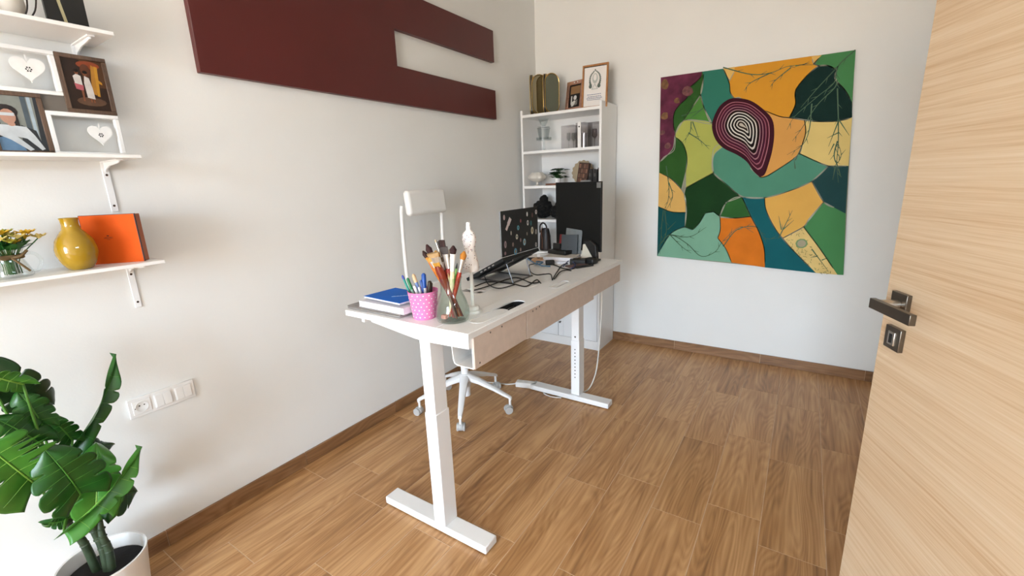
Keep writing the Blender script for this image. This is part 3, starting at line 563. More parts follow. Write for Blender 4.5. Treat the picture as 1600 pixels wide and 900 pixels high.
obj('bow_tail', tube([(0.034, 0.0, 0.062), (0.040, 0.02, 0.066), (0.034, 0.036, 0.080)], 0.004, 6, sm=4), M_twine, tw)
fb_ = thing('flower_bunch', 'bunch of small yellow artificial flowers in the glass mug', 'flowers', (0.115, -3.425, Z3 + 0.006))
M_pet = [pm('yellow_petal', 'e2b62c', 0.6, var=0.1), pm('pale_petal', 'e6d78a', 0.6, var=0.1), pm('lime_petal', 'a8a83a', 0.6)]
M_fl = pm('flower_leaf', '256222', 0.5, var=0.2)
rnd = random.Random(3)
for k in range(30):
    a = rnd.uniform(0, 6.283); rr = rnd.uniform(0.006, 0.066)
    p = Vector((rr*math.cos(a), rr*math.sin(a)*1.15, 0.104 + rnd.uniform(0, 0.030) - rr*0.15))
    st = obj('stem', tube([(p.x*0.25, p.y*0.25, 0.004), (p.x*0.30, p.y*0.30, 0.05), tuple(p)], 0.0013, 5, sm=4), M_fl, fb_)
    bm = B(); N_ = 6
    for q in range(N_):
        b = 2*math.pi*q/N_; dirv = Vector((math.cos(b), math.sin(b), 0.35)); sd = Vector((-math.sin(b), math.cos(b), 0))
        v = [p, p + dirv*0.011 + sd*0.0085, p + dirv*0.022 + Vector((0, 0, 0.004)), p + dirv*0.011 - sd*0.0085]
        bm.faces.new([bm.verts.new(x) for x in v])
    bmesh.ops.create_icosphere(bm, subdivisions=1, radius=0.006, matrix=Matrix.Translation(p + Vector((0, 0, 0.002))))
    obj('blossom', bm, M_pet[k % 3 if k % 5 else 0], st)
for k in range(60):
    a = rnd.uniform(0, 6.283); p0 = Vector((0.022*math.cos(a), 0.022*math.sin(a), rnd.uniform(0.074, 0.100))); d = Vector((math.cos(a), math.sin(a), rnd.uniform(0.05, 0.7))); s = Vector((-math.sin(a), math.cos(a), 0))
    L_ = rnd.uniform(0.030, 0.048); pts = [p0, p0 + d*L_*0.4 + s*0.013, p0 + d*L_*0.8 + s*0.009, p0 + d*L_, p0 + d*L_*0.8 - s*0.009, p0 + d*L_*0.4 - s*0.013]
    bm = B(); bm.faces.new([bm.verts.new(x) for x in pts]); obj('leaf', bm, M_fl, fb_)

# ------------------------------------------------------------------ potted monstera
LEAF = [["dark",[0.16,-3.545,0.946],[0.1,-3.423,0.786],0.075,0],["light",[0.24,-3.49,0.916],[0.28,-3.574,1.009],0.03,0],["mid",[0.2,-3.474,0.762],[0.18,-3.5,0.882],0.05,0],["mid",[0.22,-3.495,0.718],[0.22,-3.567,0.841],0.055,0],["mid",[0.17,-3.422,0.642],[0.14,-3.256,0.909],0.05,1],["light",[0.26,-3.529,0.61],[0.3,-3.618,0.865],0.105,0],["mid",[0.28,-3.45,0.53],[0.29,-3.498,0.726],0.092,0],["light",[0.25,-3.42,0.453],[0.2,-3.37,0.642],0.07,0],["mid",[0.15,-3.41,0.377],[0.12,-3.342,0.523],0.075,0],["light",[0.3,-3.511,0.441],[0.24,-3.274,0.588],0.062,1],["dark",[0.1,-3.38,0.393],[0.05,-3.274,0.327],0.085,0],["dark",[0.1,-3.401,0.595],[0.06,-3.302,0.55],0.034,0],["mid",[0.2,-3.481,0.422],[0.22,-3.541,0.463],0.024,0],["mid",[0.18,-3.418,0.672],[0.19,-3.453,0.784],0.036,0]]
CANE = [[[0.17,-3.452,0.173],[0.18,-3.462,0.302],[0.19,-3.481,0.378],[0.2,-3.484,0.453]],[[0.2,-3.43,0.184],[0.2,-3.427,0.269],[0.2,-3.434,0.345],[0.21,-3.433,0.405]],[[0.21,-3.423,0.178],[0.21,-3.416,0.252],[0.21,-3.421,0.314],[0.2,-3.416,0.366]]]
pp = thing('potted_plant', 'artificial monstera with broad split green leaves in a white pot', 'plant', (0.186, -3.433, 0))
PO = Vector((0.186, -3.433, 0))
obj('pot', lathe([(0, 0.0), (0.094, 0.0), (0.099, 0.004), (0.121, 0.212), (0.1235, 0.219), (0.122, 0.2215), (0.1165, 0.2205), (0.113, 0.165), (0, 0.160)], 48), pm('white_pot', 'e6e4e1', 0.4), pp, smooth=True)
so = obj('soil', lathe([(0.1135, 0.168), (0.10, 0.176), (0.05, 0.180), (0, 0.178)], 32), pm('black_soil', '0f0c0b', 0.95, bump=1.0, bscale=70), pp, smooth=True); so['kind'] = 'stuff'
M_cane = pm('dark_green_cane', '2f3d28', 0.55, var=0.25, vscale=40)
for P in CANE:
    Q = [Vector(p) - PO for p in P]; Q[0] = Q[0] + (Q[0]-Q[1])*0.35
    cn = obj('cane', tube(Q, [0.0135, 0.009], 10, sm=5), M_cane, pp, smooth=True)
    for i in range(1, len(Q)-1):
        for f in (0.0, 0.5):
            c = Q[i].lerp(Q[i+1], f); d = (Q[i+1]-Q[i]).normalized()
            obj('node', lathe([(0.0115, -0.003), (0.0135, 0.0), (0.0115, 0.003)], 12, M=Matrix.Translation(c) @ d.to_track_quat('Z', 'Y').to_matrix().to_4x4()), M_cane, cn, smooth=True)
M_leaf = {}
for n, c, c2 in (('dark', '1b3517', '2b5220'), ('mid', '20521a', '2f7d1f'), ('light', '3d7a28', '59a032')):
    m = pm('leaf_' + n, c, 0.34, var=0.18, vscale=14); m.node_tree.nodes['Principled BSDF'].inputs['Transmission Weight'].default_value = 0.0
    M_leaf[n] = m
M_rib = {n: pm('leaf_rib_' + n, c, 0.45) for n, c in (('dark', '345a2a'), ('mid', '4a8030'), ('light', '7fae48'))}
def monstera(kind, b, t, hw, fold, seed):
    rn = random.Random(seed)
    b = Vector(b) - PO; t = Vector(t) - PO; d = (t-b); Ln = d.length; d.normalize()
    look = Vector((2.1, -3.7, 1.44)) - (PO + (b+t)/2); N = (look - d*look.dot(d)).normalized()
    if fold: N = (Matrix.Rotation(0.7, 3, d) @ N)
    else: N = (Matrix.Rotation(rn.uniform(-0.35, 0.35), 3, d) @ N)
    Sd = d.cross(N).normalized()
    nu, nv = 60, 12
    slits = [rn.uniform(0.22, 0.30), rn.uniform(0.42, 0.48), rn.uniform(0.60, 0.66)] + ([0.76, 0.36, 0.54] if kind == 'light' and hw > 0.09 else [])
    slits2 = [s + rn.uniform(-0.05, 0.05) for s in slits]
    long_ = kind == 'light' and hw > 0.09
    ang = 0.95 if fold else 0.22
    UT = [0, .1, .25, .4, .55, .7, .85, .95, 1.0]; WT = [.60, .86, 1, .98, .88, .70, .43, .20, 0.0]
    def prof(u): # heart outline half width
        u = min(max(u, 0.0), 1.0)
        for q in range(8):
            if u <= UT[q+1]: return hw*(WT[q] + (WT[q+1]-WT[q])*(u-UT[q])/(UT[q+1]-UT[q]))
        return 0.0
    def pos(u, v):
        w = prof(u); av = abs(v)
        uu = u - (0.08 if fold else 0.24)*(1-u)**2*av**1.3 + 0.14*av*u*(1-u)     # lobes reach back past the stalk, veins sweep to the tip
        c = b + d*(Ln*uu) + N*(0.20*Ln*math.sin(math.pi*0.55*u) - 0.16*Ln*u*u)
        side = Sd*(v*w*math.cos(ang)) + N*(av*w*math.sin(ang)) - N*(0.35*hw*av*av*(0.4+0.6*u))
        return c + side + N*(0.010*math.sin(9*u + 2*v)*av)
    bm = B()
    for sg, sl in ((1, slits), (-1, slits2)):
        cuts = [0.0] + sorted(sl) + [1.0]
        for k in range(len(cuts) - 1):
            a_, b_ = cuts[k], cuts[k+1]; nt = max(4, int((b_-a_)*40)); v0 = rn.uniform(0.28, 0.40) if long_ else rn.uniform(0.50, 0.68); G = []
            for jv in range(nv+1):
                v = jv/nv; g = max(0.0, (v-v0)/(1-v0)); g = (0.030 if long_ else 0.016)*g**0.7
                lo = a_ + (g if k > 0 else 0); hi = b_ - (g if k < len(cuts)-2 else 0); row = []
                for it in range(nt+1):
                    tt = it/nt; e_ = max(0.0, (1-2*tt) if k > 0 else 0, (2*tt-1) if k < len(cuts)-2 else 0)
                    row.append(bm.verts.new(pos(lo + (hi-lo)*tt, sg*v*(1 - 0.13*v*v*e_**3))))
                G.append(row)
            for jv in range(nv):
                for it in range(nt): bm.faces.new((G[jv][it], G[jv][it+1], G[jv+1][it+1], G[jv+1][it]))
    bmesh.ops.remove_doubles(bm, verts=bm.verts[:], dist=2e-5)
    o = obj('leaf', bm, M_leaf[kind], pp, smooth=True)
    md = o.modifiers.new('thickness', 'SOLIDIFY'); md.thickness = 0.0009
    rib = B(); tube([pos(i/12, 0) + N*0.0006 for i in range(13)], [0.0026, 0.0008], 6, rib)
    for s in (0.14, 0.32, 0.48, 0.62, 0.76):
        for sg in (-1, 1): tube([pos(s, sg*q/6) + N*0.0005 for q in range(6)], [0.0007, 0.0003], 5, rib)
    obj('midrib', rib, M_rib[kind], o, smooth=True)
    return b, pos
stalk_from = [Vector(CANE[0][-1]) - PO, Vector(CANE[1][-1]) - PO, Vector(CANE[2][-1]) - PO]
for k, (kind, b, t, hw, fold) in enumerate(LEAF):
    bb_, pos = monstera(kind, b, t, hw, fold, 20 + k)
    s = min(stalk_from, key=lambda q: (q - bb_).length); m_ = (s + bb_)/2 + Vector((-0.01, 0.0, -0.015))
    obj('stalk', tube([s - Vector((0, 0, 0.02)), m_, bb_], [0.0055, 0.0032], 8, sm=6), pm('leaf_stalk', '4d7a2c', 0.45, var=0.15), pp, smooth=True)

# ------------------------------------------------------------------ bookcase in the corner
X0, X1, D, H = 0.040, 0.759, 0.344, 2.006
bc = thing('bookcase', 'tall white bookcase with open shelves and low doors in the room corner', 'bookcase', (0, 0, 0))
P_ = 0.018
obj('side_panel', bx(X0, X0+P_, -D, -0.015, 0, H), M_white, bc, bevel=0.0012)
obj('side_panel', bx(X1-P_, X1, -D, -0.015, 0, H), M_white, bc, bevel=0.0012)
obj('back_panel', bx(X0+P_, X1-P_, -0.022, -0.016, 0.06, 1.965), M_white, bc)
for zt in (1.970, 1.679, 1.393, 1.109, 0.830):
    obj('shelf_board', bx(X0+P_, X1-P_, -D+0.001, -0.022, zt-0.022, zt), M_white, bc, bevel=0.001)
obj('plinth', bx(X0+P_, X1-P_, -D+0.004, -D+0.022, 0.0, 0.076), M_white, bc)
obj('shelf_board', bx(X0+P_, X1-P_, -D+0.022, -0.022, 0.058, 0.076), M_white, bc)
M_doorw = pm('white_door_front', (0.83, 0.84, 0.84), 0.4, var=0.01)
xm = 0.372
for a, b, kx in ((X0+P_+0.002, xm-0.0015, xm-0.03), (xm+0.0015, X1-P_-0.002, xm+0.025)):
    d_ = obj('door', bx(a, b, -D+0.002, -D+0.018, 0.079, 0.806), M_doorw, bc, bevel=0.0012)
    for q in ((a, a+0.05), (b-0.05, b)): obj('stile', bx(q[0]+0.002, q[1], -D-0.002, -D+0.002, 0.081, 0.804), M_doorw, d_, bevel=0.001)
    obj('knob', lathe([(0.006, 0), (0.005, 0.010), (0.009, 0.014), (0.009, 0.020), (0, 0.022)], 14, M=Matrix.Translation((kx, -D-0.001, 0.213 if kx > xm else 0.213)) @ Matrix.Rotation(math.pi/2, 4, 'X')), M_darksteel, d_, smooth=True)

M_gold = pm('antique_gold', (0.50, 0.36, 0.14), 0.25, metal=1.0, var=0.1); M_mirror = pm('mirror_glass', (0.42, 0.37, 0.26), 0.05, metal=1.0, var=0.0)
M_mback = pm('grey_green_backing', '5d6152', 0.5)
def oval_panel(parent, p0, p1, zb, hgt, face, backmat, facemat):
    """One long oval leaf of the folding mirror standing between two floor points."""
    p0 = Vector((p0[0], p0[1], 0)); p1 = Vector((p1[0], p1[1], 0)); d = (p1-p0); w = d.length; d.normalize(); n = Vector((d.y, -d.x, 0))
    M_ = Matrix((( d.x, n.x, 0, (p0.x+p1.x)/2), (d.y, n.y, 0, (p0.y+p1.y)/2), (0, 0, 1, zb + hgt/2), (0, 0, 0, 1)))
    o = obj('mirror_leaf', prism(stadium(0, 0, hgt, w, 12), -0.010, 0.010, 'Y', M=M_), backmat, parent)
    S_ = stadium(0, 0, hgt - 0.006, w - 0.006, 12); ring = [M_ @ Vector((a, 0.009*face, b)) for a, b in S_]
    obj('rim', tube(ring + [ring[0]], 0.0045, 8), M_gold, o, smooth=True); ring2_ = [q - M_.col[1].to_3d()*0.018*face for q in ring]; obj('rim', tube(ring2_ + [ring2_[0]], 0.0035, 8), M_gold, o, smooth=True)
    obj('mirror', prism(stadium(0, 0, hgt-0.018, w-0.018, 12), 0.0101*face, 0.0108*face, 'Y', M=M_), facemat, o)
mm = thing('folding_mirror', 'zigzag folding mirror of four long gold rimmed oval leaves on the bookcase top', 'mirror', (0.25, -0.26, 1.970))
pts = [(-0.155, 0.03), (-0.120, -0.05), (-0.030, 0.06), (0.000, -0.045), (0.078, 0.06)]
for k in range(4):
    oval_panel(mm, pts[k], pts[k+1], 0.0, 0.315 - 0.003*k, 1, M_black, M_mback if k == 3 else M_mirror)
M_copper = pm('pinkish_copper', (0.62, 0.36, 0.28), 0.22, metal=0.85, var=0.15, vscale=30)
def photo_stand(name, label, cat, loc, rz, w, h, fw, fmat, layers, cols, lean=0.16, pre='p_'):
    t = thing(name, label, cat, loc, rz)
    R_ = Matrix.Rotation(-lean, 4, 'X')
    fb = frame_bm(-w/2, w/2, 0, h, fw, -0.012, 0.006); bmesh.ops.transform(fb, matrix=R_, verts=fb.verts[:]); f = obj('frame', fb, fmat, t, bevel=0.0015)
    bk = bx(-w/2+fw*0.7, w/2-fw*0.7, -0.004, 0.003, fw*0.7, h-fw*0.7); bmesh.ops.transform(bk, matrix=R_, verts=bk.verts[:]); obj('backing', bk, M_black, t)
    pr_ = prints(layers, -0.0045, 0.00015, -1); bmesh.ops.transform(pr_, matrix=R_, verts=pr_.verts[:]); obj('print', pr_, [pm(pre + c, c, 0.35) for c in cols], t)
    yt = h*0.72*math.sin(lean) + 0.0065; st = prism([(yt, h*0.70), (yt + 0.004, h*0.71), (h*0.16 + 0.004, 0.0), (h*0.16, 0.0)], -0.02, 0.02, 'X'); obj('easel_leg', st, M_black, t)
    return t
cp = photo_stand('photo_frame', 'pinkish copper photo frame with a small black and white photo on bookcase top', 'photo frame', (0.468, -0.215, 1.970), math.radians(-14), 0.175, 0.235, 0.030, M_copper,
    [(0, rect(-0.060, 0.060, 0.028, 0.207)), (4, rect(-0.045, 0.05, 0.135, 0.195)), (1, rect(-0.042, 0.035, 0.035, 0.130)), (2, ell(0.005, 0.105, 0.016, 0.018)), (2, [(-0.03, 0.04), (-0.01, 0.04), (0.02, 0.075), (0.0, 0.085), (-0.03, 0.07)]), (3, [(0.0, 0.045), (0.03, 0.05), (0.03, 0.09), (0.015, 0.085)]), (2, rect(-0.036, -0.024, 0.055, 0.12))],
    ['1b1413', '161616', 'c9c7c2', '777470', '8a6a48'], pre='bw_')
for a, z in ((-0.01, 0.222), (0.022, 0.222)):
    obj('stud', lathe([(0.005, 0), (0.003, 0.003), (0, 0.004)], 10, M=Matrix.Rotation(-0.16, 4, 'X') @ Matrix.Translation((a, -0.012, z)) @ Matrix.Rotation(math.pi/2, 4, 'X')), M_plastic, cp, smooth=True)
M_oakf = wood('oak_frame', lin('8a5a30'), lin('a06c3c'), lin('b37e4a'), 'Z', 0.45, scale=3)
lay = [(0, rect(-0.088, 0.088, 0.010, 0.300))]
for s in (-1, 1): # leafy wreath of small marks with lines of lettering below
    for k in range(9):
        a = 0.4 + k*0.23; lay.append((1 if k < 6 else 2, ell(s*0.040*math.sin(a)*1.05, 0.205 + 0.060*math.cos(a), 0.0045 + 0.0008*k, 0.0075, 8, s*a)))
lay += [(1, ell(0.0, 0.275, 0.006, 0.008, 8)), (1, ell(-0.010, 0.266, 0.006, 0.005, 8)), (1, ell(0.010, 0.266, 0.006, 0.005, 8)), (3, ell(0, 0.215, 0.022, 0.038)), (0, ell(0, 0.222, 0.013, 0.024)), (3, [(-0.028, 0.135), (0.028, 0.135), (0.0, 0.178)]), (0, [(-0.018, 0.140), (0.018, 0.140), (0.0, 0.168)]), (2, ell(-0.035, 0.158, 0.013, 0.015)), (2, ell(0.033, 0.158, 0.013, 0.015))]
for z, w in ((0.098, 0.118), (0.082, 0.108), (0.070, 0.124), (0.058, 0.112)):
    x = -w/2
    while x < w/2 - 0.006:
        l = 0.006 + 0.012*((int(x*1e4) * 7919 % 97) / 97); lay.append((4, rect(x, min(x+l, w/2), z-0.002, z+0.0022))); x += l + 0.004
photo_stand('framed_print', 'light wood framed white print with a grey leafy emblem and blue lettering on bookcase top', 'picture', (0.665, -0.262, 1.970), math.radians(4), 0.205, 0.318, 0.013, M_oakf, lay, ['e6e2de', '6f7a74', '56625c', 'b4bab5', '55618a'], 0.10, 'print_')

# shelf 1: glass tiers and clear boxes
M_glass_tint = thin_glass('pale_grey_glass', (0.88, 0.90, 0.90))
t = thing('glass_stand', 'stacked clear glass bowls and stands at the left of upper open shelf', 'glassware', (0.185, -0.21, 1.679))
def bowl(r0, r1, z0, z1, th=0.004): return [(0, z0), (r0, z0), (r1, z1), (r1-th, z1), (r0-th, z0+th), (0, z0+th)]
obj('stand', lathe([(0, 0), (0.055, 0.0), (0.058, 0.004), (0.012, 0.012), (0.010, 0.085), (0.066, 0.090), (0.066, 0.112), (0.062, 0.112), (0.060, 0.096), (0, 0.096)], 32), M_glass_tint, t, smooth=True)
obj('bowl', lathe([(0, 0.0965), (0.040, 0.0965), (0.055, 0.185), (0.052, 0.185), (0.037, 0.101), (0, 0.101)], 32), M_glass_tint, t, smooth=True)
obj('bowl', lathe([(0, 0.190), (0.030, 0.190), (0.052, 0.195), (0.052, 0.199), (0.018, 0.20), (0.045, 0.262), (0.042, 0.262), (0.012, 0.203), (0, 0.203)], 32), M_glass_tint, t, smooth=True)
obj('wire_rim', tube([(0.0565*math.cos(a), 0.0565*math.sin(a), 0.186) for a in [i*math.pi/12 for i in range(25)]], 0.0012, 5), pm('dark_wire', '2b2420', 0.5), t)
M_acryl = thin_glass('clear_acrylic', (0.955, 0.945, 0.945), 0.08)
def clear_box(x0, x1, y0, y1, h, label):
    t = thing('acrylic_box', label, 'box', ((x0+x1)/2, (y0+y1)/2, 1.679), 0, 'clear boxes on the upper open shelf'); w, d_ = (x1-x0)/2, (y1-y0)/2; e = 0.002
    for n, q in (('base', (-w, w, -d_, d_, 0, e)), ('side', (-w, -w+e, -d_, d_, e, h)), ('side', (w-e, w, -d_, d_, e, h)), ('side', (-w+e, w-e, -d_, -d_+e, e, h)), ('side', (-w+e, w-e, d_-e, d_, e, h)), ('lid', (-w, w, -d_, d_, h, h+e))):
        obj(n, bx(*q), M_acryl, t)
clear_box(0.385, 0.500, -0.28, -0.13, 0.180, 'clear box with slim glasses, left of the boxes on upper shelf')
clear_box(0.518, 0.600, -0.29, -0.14, 0.190, 'narrow clear box in the middle of the upper open shelf')
clear_box(0.618, 0.735, -0.28, -0.12, 0.185, 'clear box with pinkish glassware, right end of the upper shelf')
def goblet(x, y, h, r, mat, label, nm='wine_glass', z0=0.0022):
    tag(obj(nm, lathe([(0, 0), (r*0.9, 0), (r*0.9, 0.002), (0.003, 0.006), (0.003, h*0.45), (r, h*0.62), (r*0.85, h), (r*0.80, h), (r*0.92, h*0.63), (0, h*0.49)], 20), mat, None, (x, y, 1.679 + z0), smooth=True), label, 'glass', 'glassware in the clear boxes')
M_pglass = thin_glass('pinkish_glass', (0.93, 0.86, 0.85))
goblet(0.415, -0.20, 0.13, 0.018, M_glass, 'slim clear glass at the left in the left clear box')
goblet(0.468, -0.22, 0.125, 0.018, M_glass, 'slim clear glass at the right in the left clear box')
goblet(0.648, -0.21, 0.14, 0.022, M_pglass, 'pinkish glass at the left in the right clear box')
goblet(0.703, -0.19, 0.15, 0.022, M_pglass, 'pinkish glass at the right in the right clear box')
t = thing('white_tag_stand', 'white upright holder with one black dot among the clear boxes', 'holder', (0.556, -0.300, 1.679))
obj('upright', bx(-0.014, 0.014, -0.003, 0.003, 0, 0.196), M_plastic, t, bevel=0.001)
obj('dot', lathe([(0.006, 0), (0.006, 0.0006)], 14, M=Matrix.Translation((0, -0.0032, 0.160)) @ Matrix.Rotation(math.pi/2, 4, 'X')), M_hole, t)
tag(obj('tumbler', lathe([(0, 0), (0.022, 0), (0.025, 0.115), (0.0235, 0.115), (0.0205, 0.004), (0, 0.004)], 22), pm('silvery_glass', (0.75, 0.72, 0.72), 0.15, metal=0.5, var=0.05), None, (0.560, -0.215, 1.6815), smooth=True), 'silvery tumbler inside the narrow middle clear box', 'glass')

# shelf 2
M_cer = pm('white_ceramic', 'd9d3c8', 0.35)
t = thing('footed_bowl', 'white lobed ceramic bowl on a small foot at left of second open shelf', 'bowl', (0.130, -0.24, 1.393))
obj('foot', lathe([(0, 0), (0.022, 0), (0.024, 0.003), (0.010, 0.012), (0.012, 0.034), (0, 0.036)], 24), M_cer, t, smooth=True)
bm = lathe([(0, 0.030), (0.024, 0.031), (0.060, 0.044), (0.078, 0.062), (0.077, 0.078), (0.064, 0.095), (0.050, 0.106), (0.046, 0.112), (0.040, 0.112), (0.046, 0.103), (0.066, 0.078), (0.05, 0.05), (0.02, 0.042), (0, 0.040)], 48)
for v in bm.verts:
    a = math.atan2(v.co.y, v.co.x); k = 1 + 0.05*math.cos(10*a) * (1 if v.co.z > 0.05 else 0.3); v.co.x *= k; v.co.y *= k
obj('bowl', bm, M_cer, t, smooth=True)
tag(obj('wooden_tray', bx(-0.075, 0.075, -0.05, 0.05, 0, 0.016), pm('reddish_wood_block', '6d4430', 0.5, var=0.15), None, (0.320, -0.255, 1.393), bevel=0.002), 'small reddish brown wooden block under the little potted plant', 'block')
t = thing('small_plant', 'small bushy green plant in a little white pot on second open shelf', 'plant', (0.335, -0.255, 1.409))
obj('pot', lathe([(0, 0), (0.024, 0), (0.030, 0.040), (0.0275, 0.040), (0.024, 0.032), (0, 0.032)], 24), M_white, t, smooth=True)
rnd = random.Random(11)
for k in range(30):
    a = rnd.uniform(0, 6.283); r = rnd.uniform(0.015, 0.085); z = rnd.uniform(0.045, 0.130) - r*0.2
    p = Vector((r*math.cos(a)*1.05, r*math.sin(a)*0.7, z)); d = Vector((math.cos(a), math.sin(a), -0.2 + rnd.uniform(-0.3, 0.3))).normalized(); s = d.cross(Vector((0.1, 0, 1))).normalized(); n_ = s.cross(d)
    L_ = rnd.uniform(0.045, 0.062); bm = B(); o_ = [(0, 0), (0.2, 0.5), (0.5, 0.42), (0.62, 0.2), (0.78, 0.26), (1, 0), (0.78, -0.26), (0.62, -0.2), (0.5, -0.42), (0.2, -0.5)]
    vs = [bm.verts.new(p + d*L_*(u-0.5) + s*L_*v*1.25 - n_*0.012*abs(v)) for u, v in o_]; c_ = bm.verts.new(p + n_*0.003)
    for i in range(10): bm.faces.new((vs[i], vs[(i+1) % 10], c_))
    lf = obj('leaf', bm, pm('little_plant_leaf', '1c3d17', 0.5, var=0.3), t)
    obj('stem', tube([(0, 0, 0.032), (p.x*0.4, p.y*0.4, z*0.8), tuple(p)], 0.0012, 5, sm=4), pm('flower_leaf', '256222'), lf)
P = []
for i in range(60):
    a = 2*math.pi*i/60; r = 0.098 * (1 + 0.035*(1 if (i // 2) % 2 else -1)); P.append((r*math.cos(a), r*math.sin(a) + 0.102))
o = tag(obj('scalloped_plate', prism(P, -0.004, 0.004, 'Y'), pm('beige_plate', 'b3a184', 0.6), None, (0.470, -0.060, 1.393), bevel=0.001), 'beige round plate with a scalloped edge leaning at back of second shelf', 'plate')
o.rotation_euler = (math.radians(-9), 0, 0)
BK = [(0, rect(-0.050, 0.050, 0.004, 0.168))] + [(1 + (i*3 + j*5) % 4, rect(-0.044 + j*0.023, -0.026 + j*0.023, 0.012 + i*0.039, 0.044 + i*0.039)) for i in range(4) for j in range(4)]
t = thing('patterned_book', 'brown patterned book or card standing tilted on second open shelf', 'book', (0.532, -0.205, 1.3955), math.radians(-12))
R_ = Matrix.Rotation(math.radians(6), 4, 'Y') @ Matrix.Rotation(-0.12, 4, 'X')
bm = bx(-0.052, 0.052, -0.004, 0.014, 0, 0.172); bmesh.ops.transform(bm, matrix=R_, verts=bm.verts[:]); obj('cover', bm, pm('dark_brown_cover', '3c2c26', 0.5), t, bevel=0.001)
bm = prints(BK, -0.0045, 0.0001); bmesh.ops.transform(bm, matrix=R_, verts=bm.verts[:]); obj('printed_pattern', bm, [pm('bk_' + c, c, 0.5) for c in ('4a362e', '6b4a3c', '8a6450', '54392f', '7a5a4a')], t)
for k, (x, w, h) in enumerate(((0.606, 0.038, 0.120), (0.648, 0.040, 0.118), (0.696, 0.044, 0.128))):
    t = thing('dark_box_file', ['charcoal box beside the brown patterned book on second shelf', 'middle charcoal box at the right of second open shelf', 'charcoal box against the bookcase side on second shelf'][k], 'box', (x, -0.13, 1.393), 0, 'charcoal boxes on the second open shelf')
    obj('body', bx(-w/2, w/2, -0.07, 0.08, 0, h), pm('charcoal_card', '2a2523', 0.6), t, bevel=0.002); obj('label_holder', bx(-w*0.2, w*0.2, -0.0715, -0.069, h*0.5, h*0.72), pm('grey_label', '4c4744', 0.5), t)
tag(obj('grey_roll', lathe([(0, 0), (0.016, 0.001), (0.017, 0.004), (0.017, 0.084), (0.015, 0.088), (0, 0.088)], 20, M=Matrix.Translation((0, 0, 0.017)) @ Matrix.Rotation(math.pi/2, 4, 'Y')), pm('grey_fabric', '8d8d8d', 0.7, bump=0.3), None, (0.560, -0.275, 1.393), smooth=True), 'light grey roll lying in front of the charcoal boxes', 'roll')

# shelf 3: two fluffy black bundles; shelf 4: dark bag with tan strap
M_fur = pm('black_fur', (0.004, 0.004, 0.004), 0.95)
def fluffy(x, y, z, r, label, seed, squash=0.8):
    rn = random.Random(seed); t = thing('black_pompom_hat', label, 'hat', (x, y, z), 0, 'fluffy black hats on the third open shelf')
    bm = B(); bmesh.ops.create_icosphere(bm, subdivisions=4, radius=r)
    for v in bm.verts:
        n_ = v.co.normalized(); k = 1 + 0.16*mnoise.noise(n_*3 + Vector((seed, 0, 0))) + 0.10*rn.random(); v.co = n_*r*k; v.co.z = v.co.z*squash + r*squash*1.02
        v.co.z = max(v.co.z, 0.0)
    o = obj('fur', bm, M_fur, t)
    b2 = B(); bmesh.ops.create_icosphere(b2, subdivisions=3, radius=r*0.42)
    for v in b2.verts: v.co *= 1 + 0.25*rn.random(); v.co += Vector((r*0.15, 0, r*squash*2.1))
    for v in b2.verts: v.co.z = min(v.co.z, 0.245)
    obj('pompom', b2, M_fur, t)
fluffy(0.158, -0.20, 1.109, 0.082, 'larger fluffy black hat at the left of third open shelf', 5, 0.95)
fluffy(0.310, -0.21, 1.109, 0.066, 'smaller fluffy black hat beside the larger one on third shelf', 9, 0.85)
M_leather = pm('black_brown_leather', '1a1110', 0.45, var=0.2); M_tan = pm('tan_strap', '7a5138', 0.5)
t = thing('handbag', 'narrow dark leather bag with a tan edged strap behind the stickered laptop', 'bag', (0.215, -0.27, 0.830))
obj('body', lathe([(0, 0), (0.052, 0.002), (0.056, 0.02), (0.050, 0.13), (0.036, 0.195), (0, 0.20)], 24, sy=0.7), M_leather, t, smooth=True)
obj('strap', tube([(-0.035, -0.03, 0.16), (-0.03, -0.035, 0.22), (0.0, -0.035, 0.245), (0.03, -0.035, 0.22), (0.035, -0.03, 0.16)], 0.007, 8, sm=6), M_leather, t, smooth=True)
obj('strap_edge', tube([(-0.012, -0.040, 0.02), (-0.010, -0.039, 0.10), (-0.020, -0.036, 0.17), (-0.012, -0.030, 0.21)], 0.0028, 6, sm=6), M_tan, t, smooth=True)

# ------------------------------------------------------------------ standing desk
DZ = 0.935; TX0, TX1, TY0, TY1 = 0.514, 1.180, -2.581, -1.030; SX = 1.030
dk = thing('standing_desk', 'white height adjustable standing desk in the middle of the room', 'desk', (0.85, -1.80, 0))
DO = Vector((0.85, -1.80, 0))
def dpart(name, bm, mat, **k):
    bmesh.ops.translate(bm, vec=-DO, verts=bm.verts[:]); return obj(name, bm, mat, dk, **k)
M_desk = pm('white_desk_laminate', (0.87, 0.865, 0.855), 0.42, var=0.01)
h1 = stadium(1.118, -2.300, 0.345, 0.066, 8); h3 = stadium(1.128, -1.785, 0.17, 0.044, 8); h2 = rect(0.755, 0.872, -2.105, -1.905)
dpart('front_board', board_holes(rect(SX+0.0006, TX1, TY0, TY1), [h1, h3], DZ-0.0245, DZ), M_desk, bevel=0.0015, seg=2)
dpart('rear_board', board_holes(rect(TX0, SX-0.0006, TY0, TY1), [h2], DZ-0.0245, DZ), M_desk, bevel=0.0015, seg=2)
